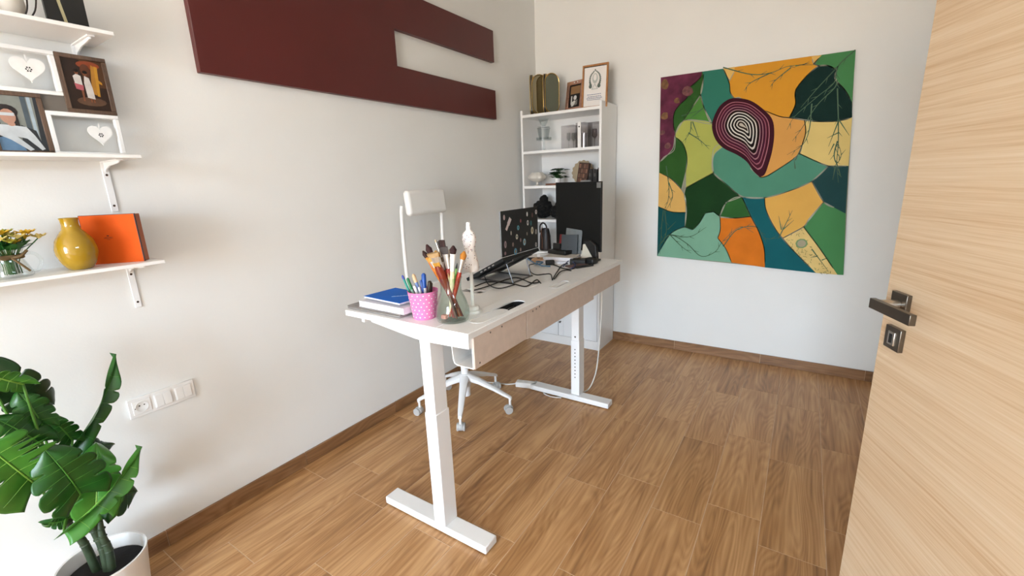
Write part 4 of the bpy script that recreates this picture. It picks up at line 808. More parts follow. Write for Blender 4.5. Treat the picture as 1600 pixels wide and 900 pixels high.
def ring2(poly, cx, cy, gx, z0, z1):
    bm = B(); n = len(poly); out = [(a + (gx if a > cx else -gx), b + (gx if b > cy else -gx)) for a, b in poly]
    A = [bm.verts.new((a, b, z1)) for a, b in poly]; O_ = [bm.verts.new((a, b, z1)) for a, b in out]; A2 = [bm.verts.new((a, b, z0)) for a, b in poly]; O2 = [bm.verts.new((a, b, z0)) for a, b in out]
    for i in range(n):
        j = (i+1) % n
        bm.faces.new((A[i], A[j], O_[j], O_[i])); bm.faces.new((O_[i], O_[j], O2[j], O2[i])); bm.faces.new((A[i], A2[i], A2[j], A[j])); bm.faces.new((A2[i], O2[i], O2[j], A2[j]))
    return bm
g1 = dpart('cable_grommet', ring2(stadium(1.118, -2.300, 0.343, 0.064, 8), 1.118, -2.300, 0.003, DZ-0.024, DZ+0.0012), M_plastic)
bm = prism(stadium(1.118, -2.364, 0.214, 0.0636, 8), DZ-0.008, DZ-0.004, 'Z'); bmesh.ops.translate(bm, vec=-DO, verts=bm.verts[:]); obj('grommet_cover', bm, M_plastic, g1)
dpart('hole_shade_ring', ring2(stadium(1.118, -2.300, 0.342, 0.063, 8), 1.118, -2.300, 0.0004, DZ-0.0244, DZ-0.0045), M_hole)  # black ring paints shade over the white laminate wall of the opening
g3 = dpart('cable_grommet', ring2(stadium(1.128, -1.785, 0.168, 0.042, 8), 1.128, -1.785, 0.003, DZ-0.024, DZ+0.0012), M_plastic)
bm = prism(stadium(1.122, -1.790, 0.16, 0.030, 8), DZ-0.006, DZ-0.002, 'Z'); bmesh.ops.translate(bm, vec=-DO, verts=bm.verts[:]); obj('grommet_cover', bm, M_plastic, g3)
bm = bx(0.7556, 0.8714, -2.055, -1.9056, DZ-0.006, DZ+0.0015); bmesh.ops.translate(bm, vec=-DO, verts=bm.verts[:]); obj('cover_plate', bm, M_plastic, dk, bevel=0.001)
dpart('hole_shade_sheet', bx(0.75, 0.877, -2.11, -1.90, DZ-0.05, DZ-0.045), M_hole); dpart('hole_shade_sheet', bx(1.09, 1.148, -2.47, -2.13, DZ-0.030, DZ-0.0255), M_hole)  # black sheets added below the openings so they look dark inside
# legs and feet
for yl, yf, nm in ((-2.5285, -2.528, 'near'), (-1.192, -1.212, 'far')):
    dpart('foot', bx(0.612, 1.189, yf-0.038, yf+0.038, 0.006, 0.040), M_whitemetal, bevel=0.004)
    for xg in (0.640, 1.160): dpart('glide', lathe([(0.016, 0.0), (0.018, 0.004), (0.018, 0.008), (0, 0.008)], 16, c=(xg, yf, 0)), M_black)
    lg = dpart('leg', bx(0.921, 0.981, yl-0.0395, yl+0.0395, 0.040, 0.560 if nm == 'near' else 0.420), M_whitemetal, bevel=0.003)
    bm = bx(0.9245, 0.9775, yl-0.0372, yl+0.0362, 0.05, DZ-0.066); bmesh.ops.translate(bm, vec=-DO, verts=bm.verts[:]); obj('inner_column', bm, M_whitemetal, lg, bevel=0.003)
    s = -1
    arm = prism([(0.655, DZ-0.0255), (1.166, DZ-0.0255), (1.166, DZ-0.066), (0.985, DZ-0.072), (0.905, DZ-0.070), (0.655, DZ-0.038)], yl-0.036, yl+0.034, 'Y')
    dpart('support_arm', arm, M_whitemetal, bevel=0.001, seg=1)
    if nm == 'far':
        for k in range(9):
            bm = lathe([(0.0040, 0), (0.0040, 0.0008)], 10, M=Matrix.Translation(Vector((0.951, yl-0.0400, 0.165 + k*0.0245)) - DO) @ Matrix.Rotation(math.pi/2, 4, 'X')); obj('peg_hole', bm, M_hole, lg)
        bm = lathe([(0.0065, 0), (0.005, 0.002), (0, 0.002)], 12, M=Matrix.Translation(Vector((0.951, yl-0.0365, 0.447)) - DO) @ Matrix.Rotation(math.pi/2, 4, 'X')); obj('bolt', bm, M_darksteel, lg)
dpart('cable_hook', bx(0.596, 0.614, -2.566, -2.548, DZ-0.046, DZ-0.0245), M_plastic, bevel=0.001)
for xr in (0.80, 1.02): dpart('crossbar', bx(xr-0.02, xr+0.02, -2.49, -1.16, DZ-0.065, DZ-0.0265), M_whitemetal, bevel=0.002)
# hanging trays with a raw board front
M_raw = pm('raw_beige_board', (0.66, 0.54, 0.46), 0.6, var=0.05, vscale=30, bump=0.1, bscale=250)
for y0, y1, zb, sc_ in ((-2.545, -2.187, 0.787, ((-2.443, 0.897), (-2.367, 0.897), (-2.516, 0.803))), (-2.181, -1.462, 0.783, ((-2.130, 0.895), (-2.100, 0.897), (-2.072, 0.900))), (-1.456, -1.040, 0.800, ())):
    fp = dpart('tray_front', bx(1.1665, 1.1745, y0, y1, zb, DZ-0.0265), M_raw, bevel=0.0008, seg=1)
    bm = bx(1.1638, 1.1664, y0-0.0004, y1+0.0004, zb-0.002, DZ-0.0265); bmesh.ops.translate(bm, vec=-DO, verts=bm.verts[:]); obj('liner', bm, M_plastic, fp)
    tr = prism([(1.1636, zb-0.002), (1.1636, zb+0.002), (1.090, zb+0.002), (1.078, zb+0.008), (1.074, zb+0.02), (1.068, DZ-0.03), (1.064, DZ-0.03), (1.070, zb+0.018), (1.075, zb+0.004), (1.088, zb-0.002)], y0+0.001, y1-0.001, 'Y')
    dpart('tray', tr, M_plastic)
    for ys, zs in sc_:
        bm = lathe([(0.0042, 0), (0.003, 0.001), (0, 0.001)], 10, M=Matrix.Translation(Vector((1.1746, ys, zs)) - DO) @ Matrix.Rotation(math.pi/2, 4, 'Y')); obj('screw', bm, pm('dull_screw', '6a625c', 0.4, metal=0.7), fp)

# ------------------------------------------------------------------ office chair behind the desk
CX, CY = 0.365, -1.655
ch = thing('office_chair', 'white office chair with a padded headrest behind the desk', 'chair', (CX, CY, 0))
obj('gas_column', lathe([(0.030, 0.085), (0.030, 0.10), (0.030, 0.235), (0.024, 0.24), (0.024, 0.34), (0.016, 0.345), (0.016, 0.50), (0, 0.50)], 20), M_whitemetal, ch, smooth=True)
obj('hub', lathe([(0, 0.15), (0.030, 0.15), (0.040, 0.17), (0.042, 0.215), (0.034, 0.238), (0, 0.24)], 20), M_whitemetal, ch, smooth=True)
M_wheel = pm('grey_castor', 'b9b8b6', 0.35)
for k in range(5):
    a = math.radians(-58 + 72*k); c, s = math.cos(a), math.sin(a); Rz = Matrix.Rotation(a, 4, 'Z'); R5 = 0.305
    bm = B(); prof = [(0.025, 0.215, 0.030, 0.024), (0.10, 0.195, 0.024, 0.019), (0.20, 0.155, 0.019, 0.014), (0.27, 0.122, 0.016, 0.011), (R5, 0.108, 0.013, 0.010), (R5+0.012, 0.100, 0.011, 0.010)]
    rg = []
    for x, z, w, h in prof: rg.append([bm.verts.new(Rz @ Vector((x, p*w, z + q*h))) for p, q in ((-1, -0.6), (-0.6, -1), (0.6, -1), (1, -0.6), (1, 0.5), (0.5, 1), (-0.5, 1), (-1, 0.5))])
    for A_, C_ in zip(rg, rg[1:]):
        for i in range(8): bm.faces.new((A_[i], A_[(i+1) % 8], C_[(i+1) % 8], C_[i]))
    bm.faces.new(rg[0]); bm.faces.new(rg[-1])
    l = obj('base_arm', bm, M_whitemetal, ch, smooth=True)
    cst = lathe([(0.008, 0.050), (0.008, 0.11)], 10, c=(R5*c, R5*s, 0)); ca = a + 0.6*k
    T = Matrix.Translation((R5*c, R5*s, 0.0255)) @ Matrix.Rotation(ca, 4, 'Z')
    hood = lathe([(0.0, -0.013), (0.024, -0.013), (0.026, -0.008), (0.026, 0.008), (0.024, 0.013), (0, 0.013)], 18, M=T @ Matrix.Translation((-0.008, 0, 0.006)) @ Matrix.Rotation(math.pi/2, 4, 'X'))
    co = obj('castor', cst, M_whitemetal, ch, smooth=True)
    obj('hood', hood, M_wheel, co, smooth=True)
    for sd in (-1, 1):
        obj('wheel', lathe([(0.0, -0.006), (0.0235, -0.006), (0.0255, -0.003), (0.0255, 0.003), (0.0235, 0.006), (0, 0.006)], 20, M=T @ Matrix.Translation((-0.012, sd*0.019, 0)) @ Matrix.Rotation(math.pi/2, 4, 'X')), M_wheel, co, smooth=True)
seat = prism([(-0.20, -0.22), (0.18, -0.235), (0.235, -0.18), (0.235, 0.18), (0.18, 0.235), (-0.20, 0.22), (-0.23, 0.0)], 0.545, 0.605, 'Z')
obj('seat', seat, M_offwhite, ch, bevel=0.025, seg=4)
obj('mechanism', bx(-0.09, 0.09, -0.07, 0.07, 0.495, 0.546), M_offwhite, ch, bevel=0.008)
bf = obj('back_frame', tube([(-0.250, -0.176, 1.322), (-0.258, -0.176, 1.27), (-0.264, -0.175, 1.10), (-0.262, -0.172, 0.85), (-0.235, -0.150, 0.66), (-0.16, -0.05, 0.56)], 0.0115, 10, sm=6), M_offwhite, ch, smooth=True)
obj('back_frame', tube([(-0.250, 0.176, 1.322), (-0.258, 0.176, 1.27), (-0.264, 0.175, 1.10), (-0.262, 0.172, 0.85), (-0.235, 0.150, 0.66), (-0.16, 0.05, 0.56)], 0.0115, 10, sm=6), M_offwhite, ch, smooth=True)
obj('back_rail', tube([(-0.262, -0.170, 0.80), (-0.272, 0, 0.805), (-0.262, 0.170, 0.80)], 0.009, 8, sm=6), M_offwhite, ch, smooth=True)
obj('back_pad', prism([(-0.155, 0.66), (0.155, 0.66), (0.168, 0.79), (-0.168, 0.79)], -0.272, -0.250, 'X'), M_offwhite, ch, bevel=0.006)
hb = B(); box(hb, (0, 0, 0), (0.048, 0.335, 0.150)); hr = obj('headrest', hb, M_offwhite, ch, (-0.222, 0.0, 1.335), bevel=0.022, seg=5); hr.rotation_euler = (0, math.radians(-6), 0)
for p in hr.data.polygons: p.use_smooth = True

# ------------------------------------------------------------------ on the floor
ps = thing('power_strip', 'white power strip lying on the floor beside the far desk foot', 'power strip', (0.567, -1.222, 0), math.radians(14))
obj('body', bx(-0.078, 0.078, -0.026, 0.026, 0.001, 0.040), M_plastic, ps, bevel=0.006, seg=3)
for k in range(3): obj('outlet', lathe([(0.017, 0.0), (0.017, 0.0012), (0.014, 0.0012), (0.013, 0.0003), (0, 0.0003)], 18, c=(-0.048 + 0.048*k, 0, 0.0398)), M_offwhite, ps)
obj('switch', bx(0.066, 0.074, -0.010, 0.010, 0.039, 0.042), M_offwhite, ps, bevel=0.001)
M_wcord = pm('white_cord', 'dedad2', 0.5)
tag(obj('floor_cable', tube([(0.02, -1.36, 0.0055), (0.20, -1.33, 0.0055), (0.34, -1.285, 0.0055), (0.43, -1.262, 0.006), (0.49, -1.242, 0.018)], 0.0048, 8, sm=6), M_wcord, smooth=True), 'white cord running from the left wall to the power strip', 'cord')
tag(obj('floor_cable', tube([(0.646, -1.203, 0.018), (0.69, -1.212, 0.0055), (0.735, -1.262, 0.0055), (0.80, -1.275, 0.0055), (0.86, -1.256, 0.0055)], 0.0045, 8, sm=6), M_wcord, smooth=True), 'short white cord looping from power strip over to the desk foot', 'cord')
tag(obj('hanging_cable', tube([(1.05, -1.06, 0.905), (1.048, -1.03, 0.80), (1.035, -0.99, 0.60), (1.018, -0.975, 0.38), (1.010, -0.985, 0.22), (1.000, -1.01, 0.10), (0.975, -1.07, 0.012), (0.93, -1.14, 0.0055)], 0.0045, 8, sm=8), M_wcord, smooth=True), 'white cable hanging from the desk down to the floor before the bookcase', 'cable')

# ------------------------------------------------------------------ things on the desk, near end
tl = thing('closed_laptop', 'closed silver grey laptop under the stacked books at the near desk edge', 'laptop', (0.667, -2.452, DZ))
M_silver = pm('silver_grey_metal', (0.42, 0.40, 0.39), 0.38, metal=0.7, var=0.03)
obj('base', bx(-0.158, 0.162, -0.112, 0.108, 0.001, 0.0105), M_silver, tl, bevel=0.003); obj('lid', bx(-0.158, 0.162, -0.112, 0.108, 0.0112, 0.0165), pm('darker_grey_metal', (0.30, 0.28, 0.27), 0.4, metal=0.6), tl, bevel=0.0022)
zb = DZ + 0.0167
M_page = pm('paper_pages', 'e4e4ea', 0.7, var=0.05, vscale=120); M_cover = pm('pale_cover', 'e9e9ef', 0.4)
t = thing('white_book', 'thick white paperback lying under the blue notebook', 'book', (0.712, -2.485, zb), math.radians(-1))
obj('pages', bx(-0.134, 0.134, -0.070, 0.074, 0.0012, 0.0238), M_page, t); obj('cover', bx(-0.136, 0.136, -0.0715, 0.0765, 0.0, 0.0012), M_cover, t); obj('cover', bx(-0.136, 0.136, -0.0715, 0.0765, 0.0238, 0.025), M_cover, t); obj('spine', bx(-0.136, 0.136, 0.0750, 0.0765, 0.0012, 0.0238), M_cover, t)
zb += 0.0252
t = thing('blue_pen', 'dark blue pen lying between white book and blue notebook', 'pen', (0.66, -2.515, zb + 0.0045), math.radians(-3))
obj('barrel', lathe([(0, -0.06), (0.0022, -0.058), (0.0042, -0.048), (0.0042, 0.055), (0.003, 0.06), (0, 0.06)], 10, M=Matrix.Rotation(math.pi/2, 4, 'Y')), pm('navy_plastic', '1a2a58', 0.3), t, smooth=True); obj('clip', bx(0.02, 0.055, -0.001, 0.001, 0.004, 0.0055), M_silver, t)
zb += 0.0095
t = thing('blue_notebook', 'bright blue notebook with pale script, top of the near stack', 'notebook', (0.708, -2.462, zb), math.radians(-4))
obj('pages', bx(-0.113, 0.113, -0.077, 0.083, 0.001, 0.006), M_page, t); obj('cover', bx(-0.116, 0.116, -0.080, 0.086, -0.0004, 0.001), M_cover, t)
c_ = obj('cover', bx(-0.116, 0.116, -0.080, 0.086, 0.006, 0.0072), pm('bright_blue_cover', '0a64c8', 0.6, spec=0.2, var=0.06), t); c_['label'] = 'bright blue front cover'
sp = B()
for k in range(9): tube([(0.005 + 0.009*k, -0.030 + 0.010*k, 0.0075), (0.011 + 0.009*k, -0.016 + 0.010*k, 0.0075), (0.012 + 0.009*k, -0.025 + 0.010*k, 0.0075)], 0.0011, 4, sp)
obj('printed_script', sp, pm('pale_script', 'a9c4de', 0.5), c_)

# pink pen cup
CP = Vector((0.902, -2.502, DZ))
t = thing('pen_cup', 'pink cup with white dots holding pens on the desk', 'cup', CP)
M_pink = pm('pink_card', 'e884b8', 0.5, var=0.03)
obj('cup', lathe([(0, 0), (0.043, 0.0), (0.0445, 0.003), (0.0585, 0.108), (0.0595, 0.110), (0.057, 0.110), (0.042, 0.006), (0, 0.006)], 40), M_pink, t, smooth=True)
for r_ in range(7):
    for k in range(16):
        a = 2*math.pi*(k + 0.5*(r_ % 2))/16; z = 0.012 + r_*0.0145; R_ = 0.0445 + (0.0585-0.0445)*(z-0.003)/0.105
        if math.sin(a) < 0.5: obj('dot', lathe([(0.0026, 0), (0.0024, 0.0004), (0, 0.0004)], 8, M=Matrix.Translation((R_*math.cos(a), R_*math.sin(a), z)) @ Matrix.Rotation(a, 4, 'Z') @ Matrix.Rotation(math.pi/2 - 0.13, 4, 'Y')), M_plastic, t)
RT = Vector((0.8385, 0.5437, -0.0359))           # direction that runs to the right as the pens stand
def stick(name, label, cat, foot, tip, parts, group):
    """Straight slender thing from foot to tip; parts = (name, material, [(radius, distance from foot 0..1)...], flat)."""
    foot, tip = Vector(foot), Vector(tip); d = tip - foot; L_ = d.length
    t = thing(name, label, cat, foot, 0, group); q = d.to_track_quat('Z', 'Y').to_matrix().to_4x4()
    for n, m, prof, flat in parts:
        o = obj(n, lathe([(r, z*L_) for r, z in prof], 10, M=q @ Matrix.Rotation(0.575, 4, 'Z'), sx=1.0, sy=flat), m, t, smooth=True)
    return t
def C_(h, r=0.35): return pm('c_' + h, h, r)
def pen(label, off, tipo, col, cap, r=0.0052, name='pen', capl=0.72):
    f = CP + RT*off[0] + Vector((0, 0, 0.008)); tp = CP + RT*tipo[0] + Vector((0, 0, tipo[1])) + Vector((-0.02, 0.0, 0))*tipo[2]
    stick(name, label, 'pen', f, tp, [('barrel', C_(col), [(0, 0), (r, 0.004), (r, capl)], 1), ('cap', C_(cap), [(r, capl), (r*1.12, capl+0.005), (r*1.05, 0.965), (r*0.5, 1.0), (0, 1.0)], 1)], 'pens in the pink cup')
pen('teal pen with a violet tip at the left in the pink cup', (-0.022, 0), (-0.068, 0.168, 0.4), '2f8f80', '4a55a8', 0.0045, capl=0.9)
pen('green capped pen leaning left in the pink cup', (-0.012, 0), (-0.055, 0.158, 0), '8fb8a8', '1d6e42', 0.0058, capl=0.70)
pen('white ballpoint pen near the left of the pink cup', (0.004, 0), (-0.040, 0.128, -0.6), 'dfe3e6', 'e9ebee', 0.0055, capl=0.8)
pen('silver pen leaning left at the rim of the pink cup', (0.010, 0), (-0.028, 0.124, -1.0), 'b8bcc4', 'dadde3', 0.0048, capl=0.8)
pen('pale wooden pen with rounded tan top in the pink cup', (0.012, 0), (-0.020, 0.172, 0.8), '6f86b5', 'd6b48c', 0.0068, capl=0.80)
pen('navy blue pen leaning left in the pink cup', (0.016, 0), (-0.008, 0.150, -0.3), '24407c', '2f4f92', 0.0056, capl=0.7)
pen('thick blue capped white marker in the pink cup', (0.004, 0), (0.012, 0.176, 0.2), 'e4e2e0', '1d4fa0', 0.0085, 'marker', 0.66)
pen('black marker at the right of the pink cup', (0.010, 0), (0.034, 0.146, 0.2), '2a2522', '33281f', 0.0078, 'marker', 0.6)
pen('dark brown marker touching the glass jar in the pink cup', (0.020, 0), (0.046, 0.140, 0.8), '3b2a1e', '2a2320', 0.0068, 'marker', 0.6)

# glass jar with brushes
JP = Vector((1.030, -2.482, DZ))
t = lathe([(0, 0.0), (0.050, 0.0), (0.060, 0.005), (0.0655, 0.025), (0.064, 0.050), (0.053, 0.085), (0.041, 0.112), (0.0385, 0.132), (0.041, 0.158), (0.044, 0.168), (0.0425, 0.1688), (0.0385, 0.155), (0.036, 0.132), (0.0385, 0.112), (0.0505, 0.085), (0.0615, 0.050), (0.063, 0.026), (0.056, 0.010), (0, 0.009)], 40)
tag(obj('glass_jar', t, thin_glass('greenish_glass', (0.92, 0.965, 0.945)), None, JP, smooth=True), 'greenish clear glass jar full of paintbrushes on the desk', 'jar')
M_fer = pm('ferrule_silver', (0.75, 0.74, 0.72), 0.3, metal=0.85)
def brush(label, tipo, neck, hcol, bcol, kind='round', r=0.0042, fer='silver', ferl=0.12, brl=0.10, dep=0.0, name='paintbrush'):
    tp = JP + RT*tipo[0] + Vector((0, 0, tipo[1])) + Vector((-0.54, 0.81, 0))*dep
    nk = JP + RT*neck + Vector((0, 0, 0.135)) + Vector((-0.54, 0.81, 0))*dep*0.3
    f = nk + (nk - tp)*((0.135-0.014)/(tp.z - nk.z)); o_ = f - JP
    rad = math.hypot(o_.x, o_.y)
    if rad > 0.047: f.x = JP.x + o_.x*0.047/rad; f.y = JP.y + o_.y*0.047/rad
    r *= 1.38
    fl = {'round': 1.0, 'flat': 0.35, 'fan': 0.25}[kind]; wb = {'round': 1.25, 'flat': 1.9, 'fan': 2.6}[kind]
    fm = M_fer if fer == 'silver' else C_(fer)
    a = 1-ferl-brl; b = 1-brl
    end = [(r*wb, b), (r*wb*1.25, b + brl*0.5), (r*wb*0.35, 0.995), (0, 1.0)] if kind == 'round' else [(r*wb, b), (r*wb*1.15, b+brl*0.4), (r*wb*1.2, 1.0), (0, 1.0)]
    stick(name, label, 'paintbrush', f, tp, [('handle', C_(hcol, 0.25), [(0, 0), (r*0.55, 0.004), (r*0.9, 0.35), (r*1.25, a-0.10), (r*0.95, a)], 1), ('ferrule', fm, [(r*0.95, a), (r, a+0.02), (r*wb, b)], max(fl, 0.4)), ('bristles', C_(bcol, 0.8), end, fl)], 'brushes and pencils in the glass jar')
brush('thin brush with orange handle and brown tip leaning furthest left in jar', (-0.094, 0.268), -0.026, 'b5651c', '2e1612', r=0.0042, fer='c48a3a', ferl=0.07, brl=0.10)
brush('thick round brush with plump dark brown bristles, left in the jar', (-0.080, 0.290), -0.020, 'a8481a', '371c1c', r=0.0056, ferl=0.20, brl=0.13, dep=0.01)
brush('wide dark red flat brush standing left of centre in jar', (-0.056, 0.262), -0.014, '7a2a18', 'b59468', 'flat', 0.0100, ferl=0.13, brl=0.06, dep=-0.022)
brush('golden bristled brush with white ferrule and red handle in the jar', (-0.046, 0.270), -0.012, '9c3c20', 'c48a35', r=0.0058, ferl=0.24, brl=0.10, dep=-0.01)
brush('very thin white stick with speckled tip in the glass jar', (-0.050, 0.306), -0.004, 'd9cfc0', 'b7a58c', r=0.0018, ferl=0.08, brl=0.04, dep=0.03)
brush('soft grey fan brush high at the back of the jar', (-0.038, 0.298), -0.006, '6a3326', '5c5550', 'fan', 0.0045, ferl=0.20, brl=0.09, dep=0.03)
brush('broad flat brush with square dark brown bristles, tallest in jar', (-0.022, 0.306), 0.000, '9a4638', '301c1b', 'flat', 0.0070, fer='d8b8a6', ferl=0.24, brl=0.13, dep=0.0)
brush('short grey black mop brush right of the square dark brush', (-0.014, 0.284), 0.004, '8a2f2a', '4a4442', 'flat', 0.0056, ferl=0.20, brl=0.10, dep=-0.015)
brush('flat brush with pure white bristles in the middle of jar', (0.006, 0.268), 0.004, '7d2a26', 'eeece8', 'flat', 0.0062, fer='e4ded6', ferl=0.10, brl=0.14, dep=0.03)
brush('cream handled brush with white ferrule and pointed brown tip', (0.022, 0.290), 0.004, 'e6d3b0', '32191a', r=0.0062, fer='e8e4de', ferl=0.24, brl=0.11, dep=-0.02)
brush('red handled round brush with golden orange bristles leaning right', (0.060, 0.268), 0.022, 'a33524', 'b9772a', r=0.0058, ferl=0.19, brl=0.12, dep=-0.01)
brush('second orange handled brush tucked behind the dark red flat brush', (-0.070, 0.246), -0.022, 'cf7c22', 'd0a04c', r=0.0046, ferl=0.10, brl=0.07, dep=-0.012)
brush('brush with dark maroon handle and blond bristles behind the fan brush', (-0.060, 0.256), -0.010, '54201e', 'c2a67c', r=0.0046, ferl=0.16, brl=0.07, dep=0.02)
brush('stout black handled brush standing behind the red handles in jar', (-0.030, 0.240), -0.008, '1f1a18', '6b5a4a', 'flat', 0.0060, ferl=0.14, brl=0.07, dep=0.012)
brush('orange handled flat brush with a notched amber ferrule low in jar', (-0.048, 0.226), -0.016, 'c9761e', 'b8862e', 'flat', 0.0066, fer='d99a2b', ferl=0.10, brl=0.08, dep=-0.018)
brush('crimson handled brush with pale bristles right of the square dark brush', (0.000, 0.252), 0.006, '8f2f38', 'd9cdb8', r=0.0050, ferl=0.16, brl=0.08, dep=0.008)
brush('small brush with dark pointed tip just left of cream handle', (0.012, 0.236), 0.008, '5b2a22', '241612', r=0.0046, ferl=0.16, brl=0.08, dep=0.015)
def pencil(label, tipo, neck, col, tipc, r=0.0036, dep=0.0):
    tp = JP + RT*tipo[0] + Vector((0, 0, tipo[1])) + Vector((-0.54, 0.81, 0))*dep; nk = JP + RT*neck + Vector((0, 0, 0.135))
    f = nk + (nk - tp)*((0.135-0.014)/(tp.z - nk.z)); o_ = f - JP; rad = math.hypot(o_.x, o_.y)
    if rad > 0.047: f.x = JP.x + o_.x*0.047/rad; f.y = JP.y + o_.y*0.047/rad
    stick('pencil', label, 'pencil', f, tp, [('shaft', C_(col), [(0, 0), (r, 0.003), (r, 0.90)], 1), ('point', C_(tipc, 0.6), [(r, 0.90), (r*0.35, 0.985), (0, 1.0)], 1)], 'brushes and pencils in the glass jar')
pencil('green pencil with a black point right of centre in jar', (0.032, 0.226), 0.012, '6f9a50', '1c1d18', 0.0040, -0.02)
pencil('pale green pencil leaning in the front of the glass jar', (0.018, 0.186), 0.010, 'a8b878', 'c9b98a', 0.0036, -0.028)
pencil('light olive pencil beside the cream handled brush in the jar', (-0.004, 0.190), 0.002, 'c0b890', 'b59a6a', 0.0036, -0.026)
pencil('short brown pencil low behind the orange handles in the jar', (-0.036, 0.205), -0.016, '5a3320', '2c1d15', 0.0050, 0.02)
pencil('dark red pencil between the flat brushes in the glass jar', (-0.008, 0.222), -0.002, '7b2420', '3a1512', 0.0046, 0.01)
tag(obj('eraser', bx(-0.012, 0.012, -0.009, 0.009, 0, 0.016), pm('pink_rubber', 'c98a80', 0.7), None, JP + Vector((-0.022, -0.022, 0.0095)), bevel=0.003), 'pink eraser lying inside at the bottom of the glass jar', 'eraser')

# dress form stand
t = thing('dress_form', 'small white dotted dress form figurine on a slim stand beside the jar', 'figurine', (1.031, -2.358, DZ))
obj('base', lathe([(0, 0), (0.036, 0), (0.037, 0.006), (0.034, 0.010), (0.026, 0.012), (0.025, 0.022), (0.022, 0.026), (0.010, 0.028), (0, 0.028)], 32), M_offwhite, t, smooth=True)
obj('post', lathe([(0.0085, 0.026), (0.0075, 0.09), (0.007, 0.175), (0, 0.175)], 16), M_offwhite, t, smooth=True)
M_torso = pm('dotted_cloth', 'ece3dc', 0.6)
to = obj('torso', lathe([(0, 0.166), (0.030, 0.168), (0.0355, 0.180), (0.0355, 0.195), (0.030, 0.222), (0.0225, 0.250), (0.0235, 0.268), (0.0295, 0.290), (0.029, 0.304), (0.024, 0.318), (0.014, 0.326), (0.010, 0.332), (0, 0.333)], 32, sy=0.82), M_torso, t, smooth=True)
obj('neck_cap', lathe([(0.0098, 0.330), (0.0098, 0.344), (0.0085, 0.3455), (0.0085, 0.356), (0.006, 0.360), (0, 0.360)], 20), M_plastic, t, smooth=True)
rnd = random.Random(4); prof = [(0.0355, 0.180), (0.0355, 0.195), (0.030, 0.222), (0.0225, 0.250), (0.0235, 0.268), (0.0295, 0.290), (0.029, 0.304), (0.024, 0.318)]
for k in range(60):
    i = k % 7; f = rnd.random(); r = prof[i][0]*(1-f) + prof[i+1][0]*f; z = prof[i][1]*(1-f) + prof[i+1][1]*f; a = rnd.uniform(-2.6, 0.6)
    n_ = Vector((math.cos(a), math.sin(a)/0.82, 0)).normalized(); p = Vector((r*math.cos(a), r*0.82*math.sin(a), z))
    obj('dot', lathe([(0.0020, 0), (0.0018, 0.0005), (0, 0.0005)], 7, M=Matrix.Translation(p) @ n_.to_track_quat('Z', 'Y').to_matrix().to_4x4()), C_(('6b4a5a', '7a5a4a', '4a5a7a', 'b04a5a')[k % 4], 0.6), to)

# ------------------------------------------------------------------ stickered laptop on its stand
HX, HZ = 0.900, 1.078; LY0, LY1 = -1.955, -1.602
lp = thing('laptop', 'open dark laptop with its lid covered in stickers, raised on a stand', 'laptop', (HX, (LY0+LY1)/2, HZ)); LW = (LY1-LY0)/2
M_lap = pm('charcoal_laptop', (0.018, 0.019, 0.021), 0.5, var=0.05, spec=0.3)
tilt = math.atan2(0.122, 0.235)
bm = bx(-0.258, 0.006, -LW, LW, -0.018, 0.0); bmesh.ops.transform(bm, matrix=Matrix.Rotation(-tilt, 4, 'Y'), verts=bm.verts[:])
bs = obj('base', bm, M_lap, lp, bevel=0.003)
bm = bx(-0.235, -0.03, -LW+0.02, LW-0.02, 0.0, 0.0015); bmesh.ops.transform(bm, matrix=Matrix.Rotation(-tilt, 4, 'Y'), verts=bm.verts[:]); obj('keyboard', bm, M_black, bs)
for k in range(4):
    bm = bx(-0.07 - 0.028*k, -0.056 - 0.028*k, -LW-0.001, -LW+0.004, -0.013, -0.007); bmesh.ops.transform(bm, matrix=Matrix.Rotation(-tilt, 4, 'Y'), verts=bm.verts[:]); obj('port', bm, M_silver, bs)
ld = obj('lid', bx(0.000, 0.006, -LW, LW, 0.004, 0.226), M_lap, lp, bevel=0.002)
obj('screen', bx(-0.0012, 0.0, -LW+0.006, LW-0.006, 0.014, 0.220), M_black, ld)
obj('lid_edge', bx(-0.002, 0.0055, -LW-0.0012, -LW, 0.004, 0.226), pm('grey_edge', '8d9094', 0.4, metal=0.5), ld)
STK = [(-1.926, 1.273, .008, .013, 'b9a4a4'), (-1.777, 1.243, .006, .009, '8a4a52'), (-1.712, 1.272, .007, .012, 'd6d4d0'), (-1.619, 1.276, .010, .012, 'cfcdd2'), (-1.803, 1.211, .010, .012, '5aa8b8'), (-1.664, 1.182, .013, .020, 'd0ccb8'), (-1.624, 1.171, .009, .014, 'a9a8a6'), (-1.818, 1.167, .010, .013, 'd8d4c4'), (-1.746, 1.131, .013, .018, '8fb6c8'), (-1.924, 1.142, .010, .018, 'a08a90'), (-1.856, 1.133, .008, .011, '7d6a66'), (-1.835, 1.094, .014, .018, '4f8fb0'), (-1.627, 1.101, .009, .013, 'b4b2b0'), (-1.783, 1.146, .006, .010, '94787a'), (-1.718, 1.171, .005, .009, '8d8378'), (-1.660, 1.263, .006, .013, '6d4a48'), (-1.708, 1.227, .009, .014, 'dcdad6'), (-1.870, 1.192, .006, .011, 'a59c92'), (-1.675, 1.222, .008, .014, '2f6a70'), (-1.928, 1.099, .008, .009, '8f7078'), (-1.786, 1.097, .006, .010, '9d8a84')]
yc = (LY0+LY1)/2
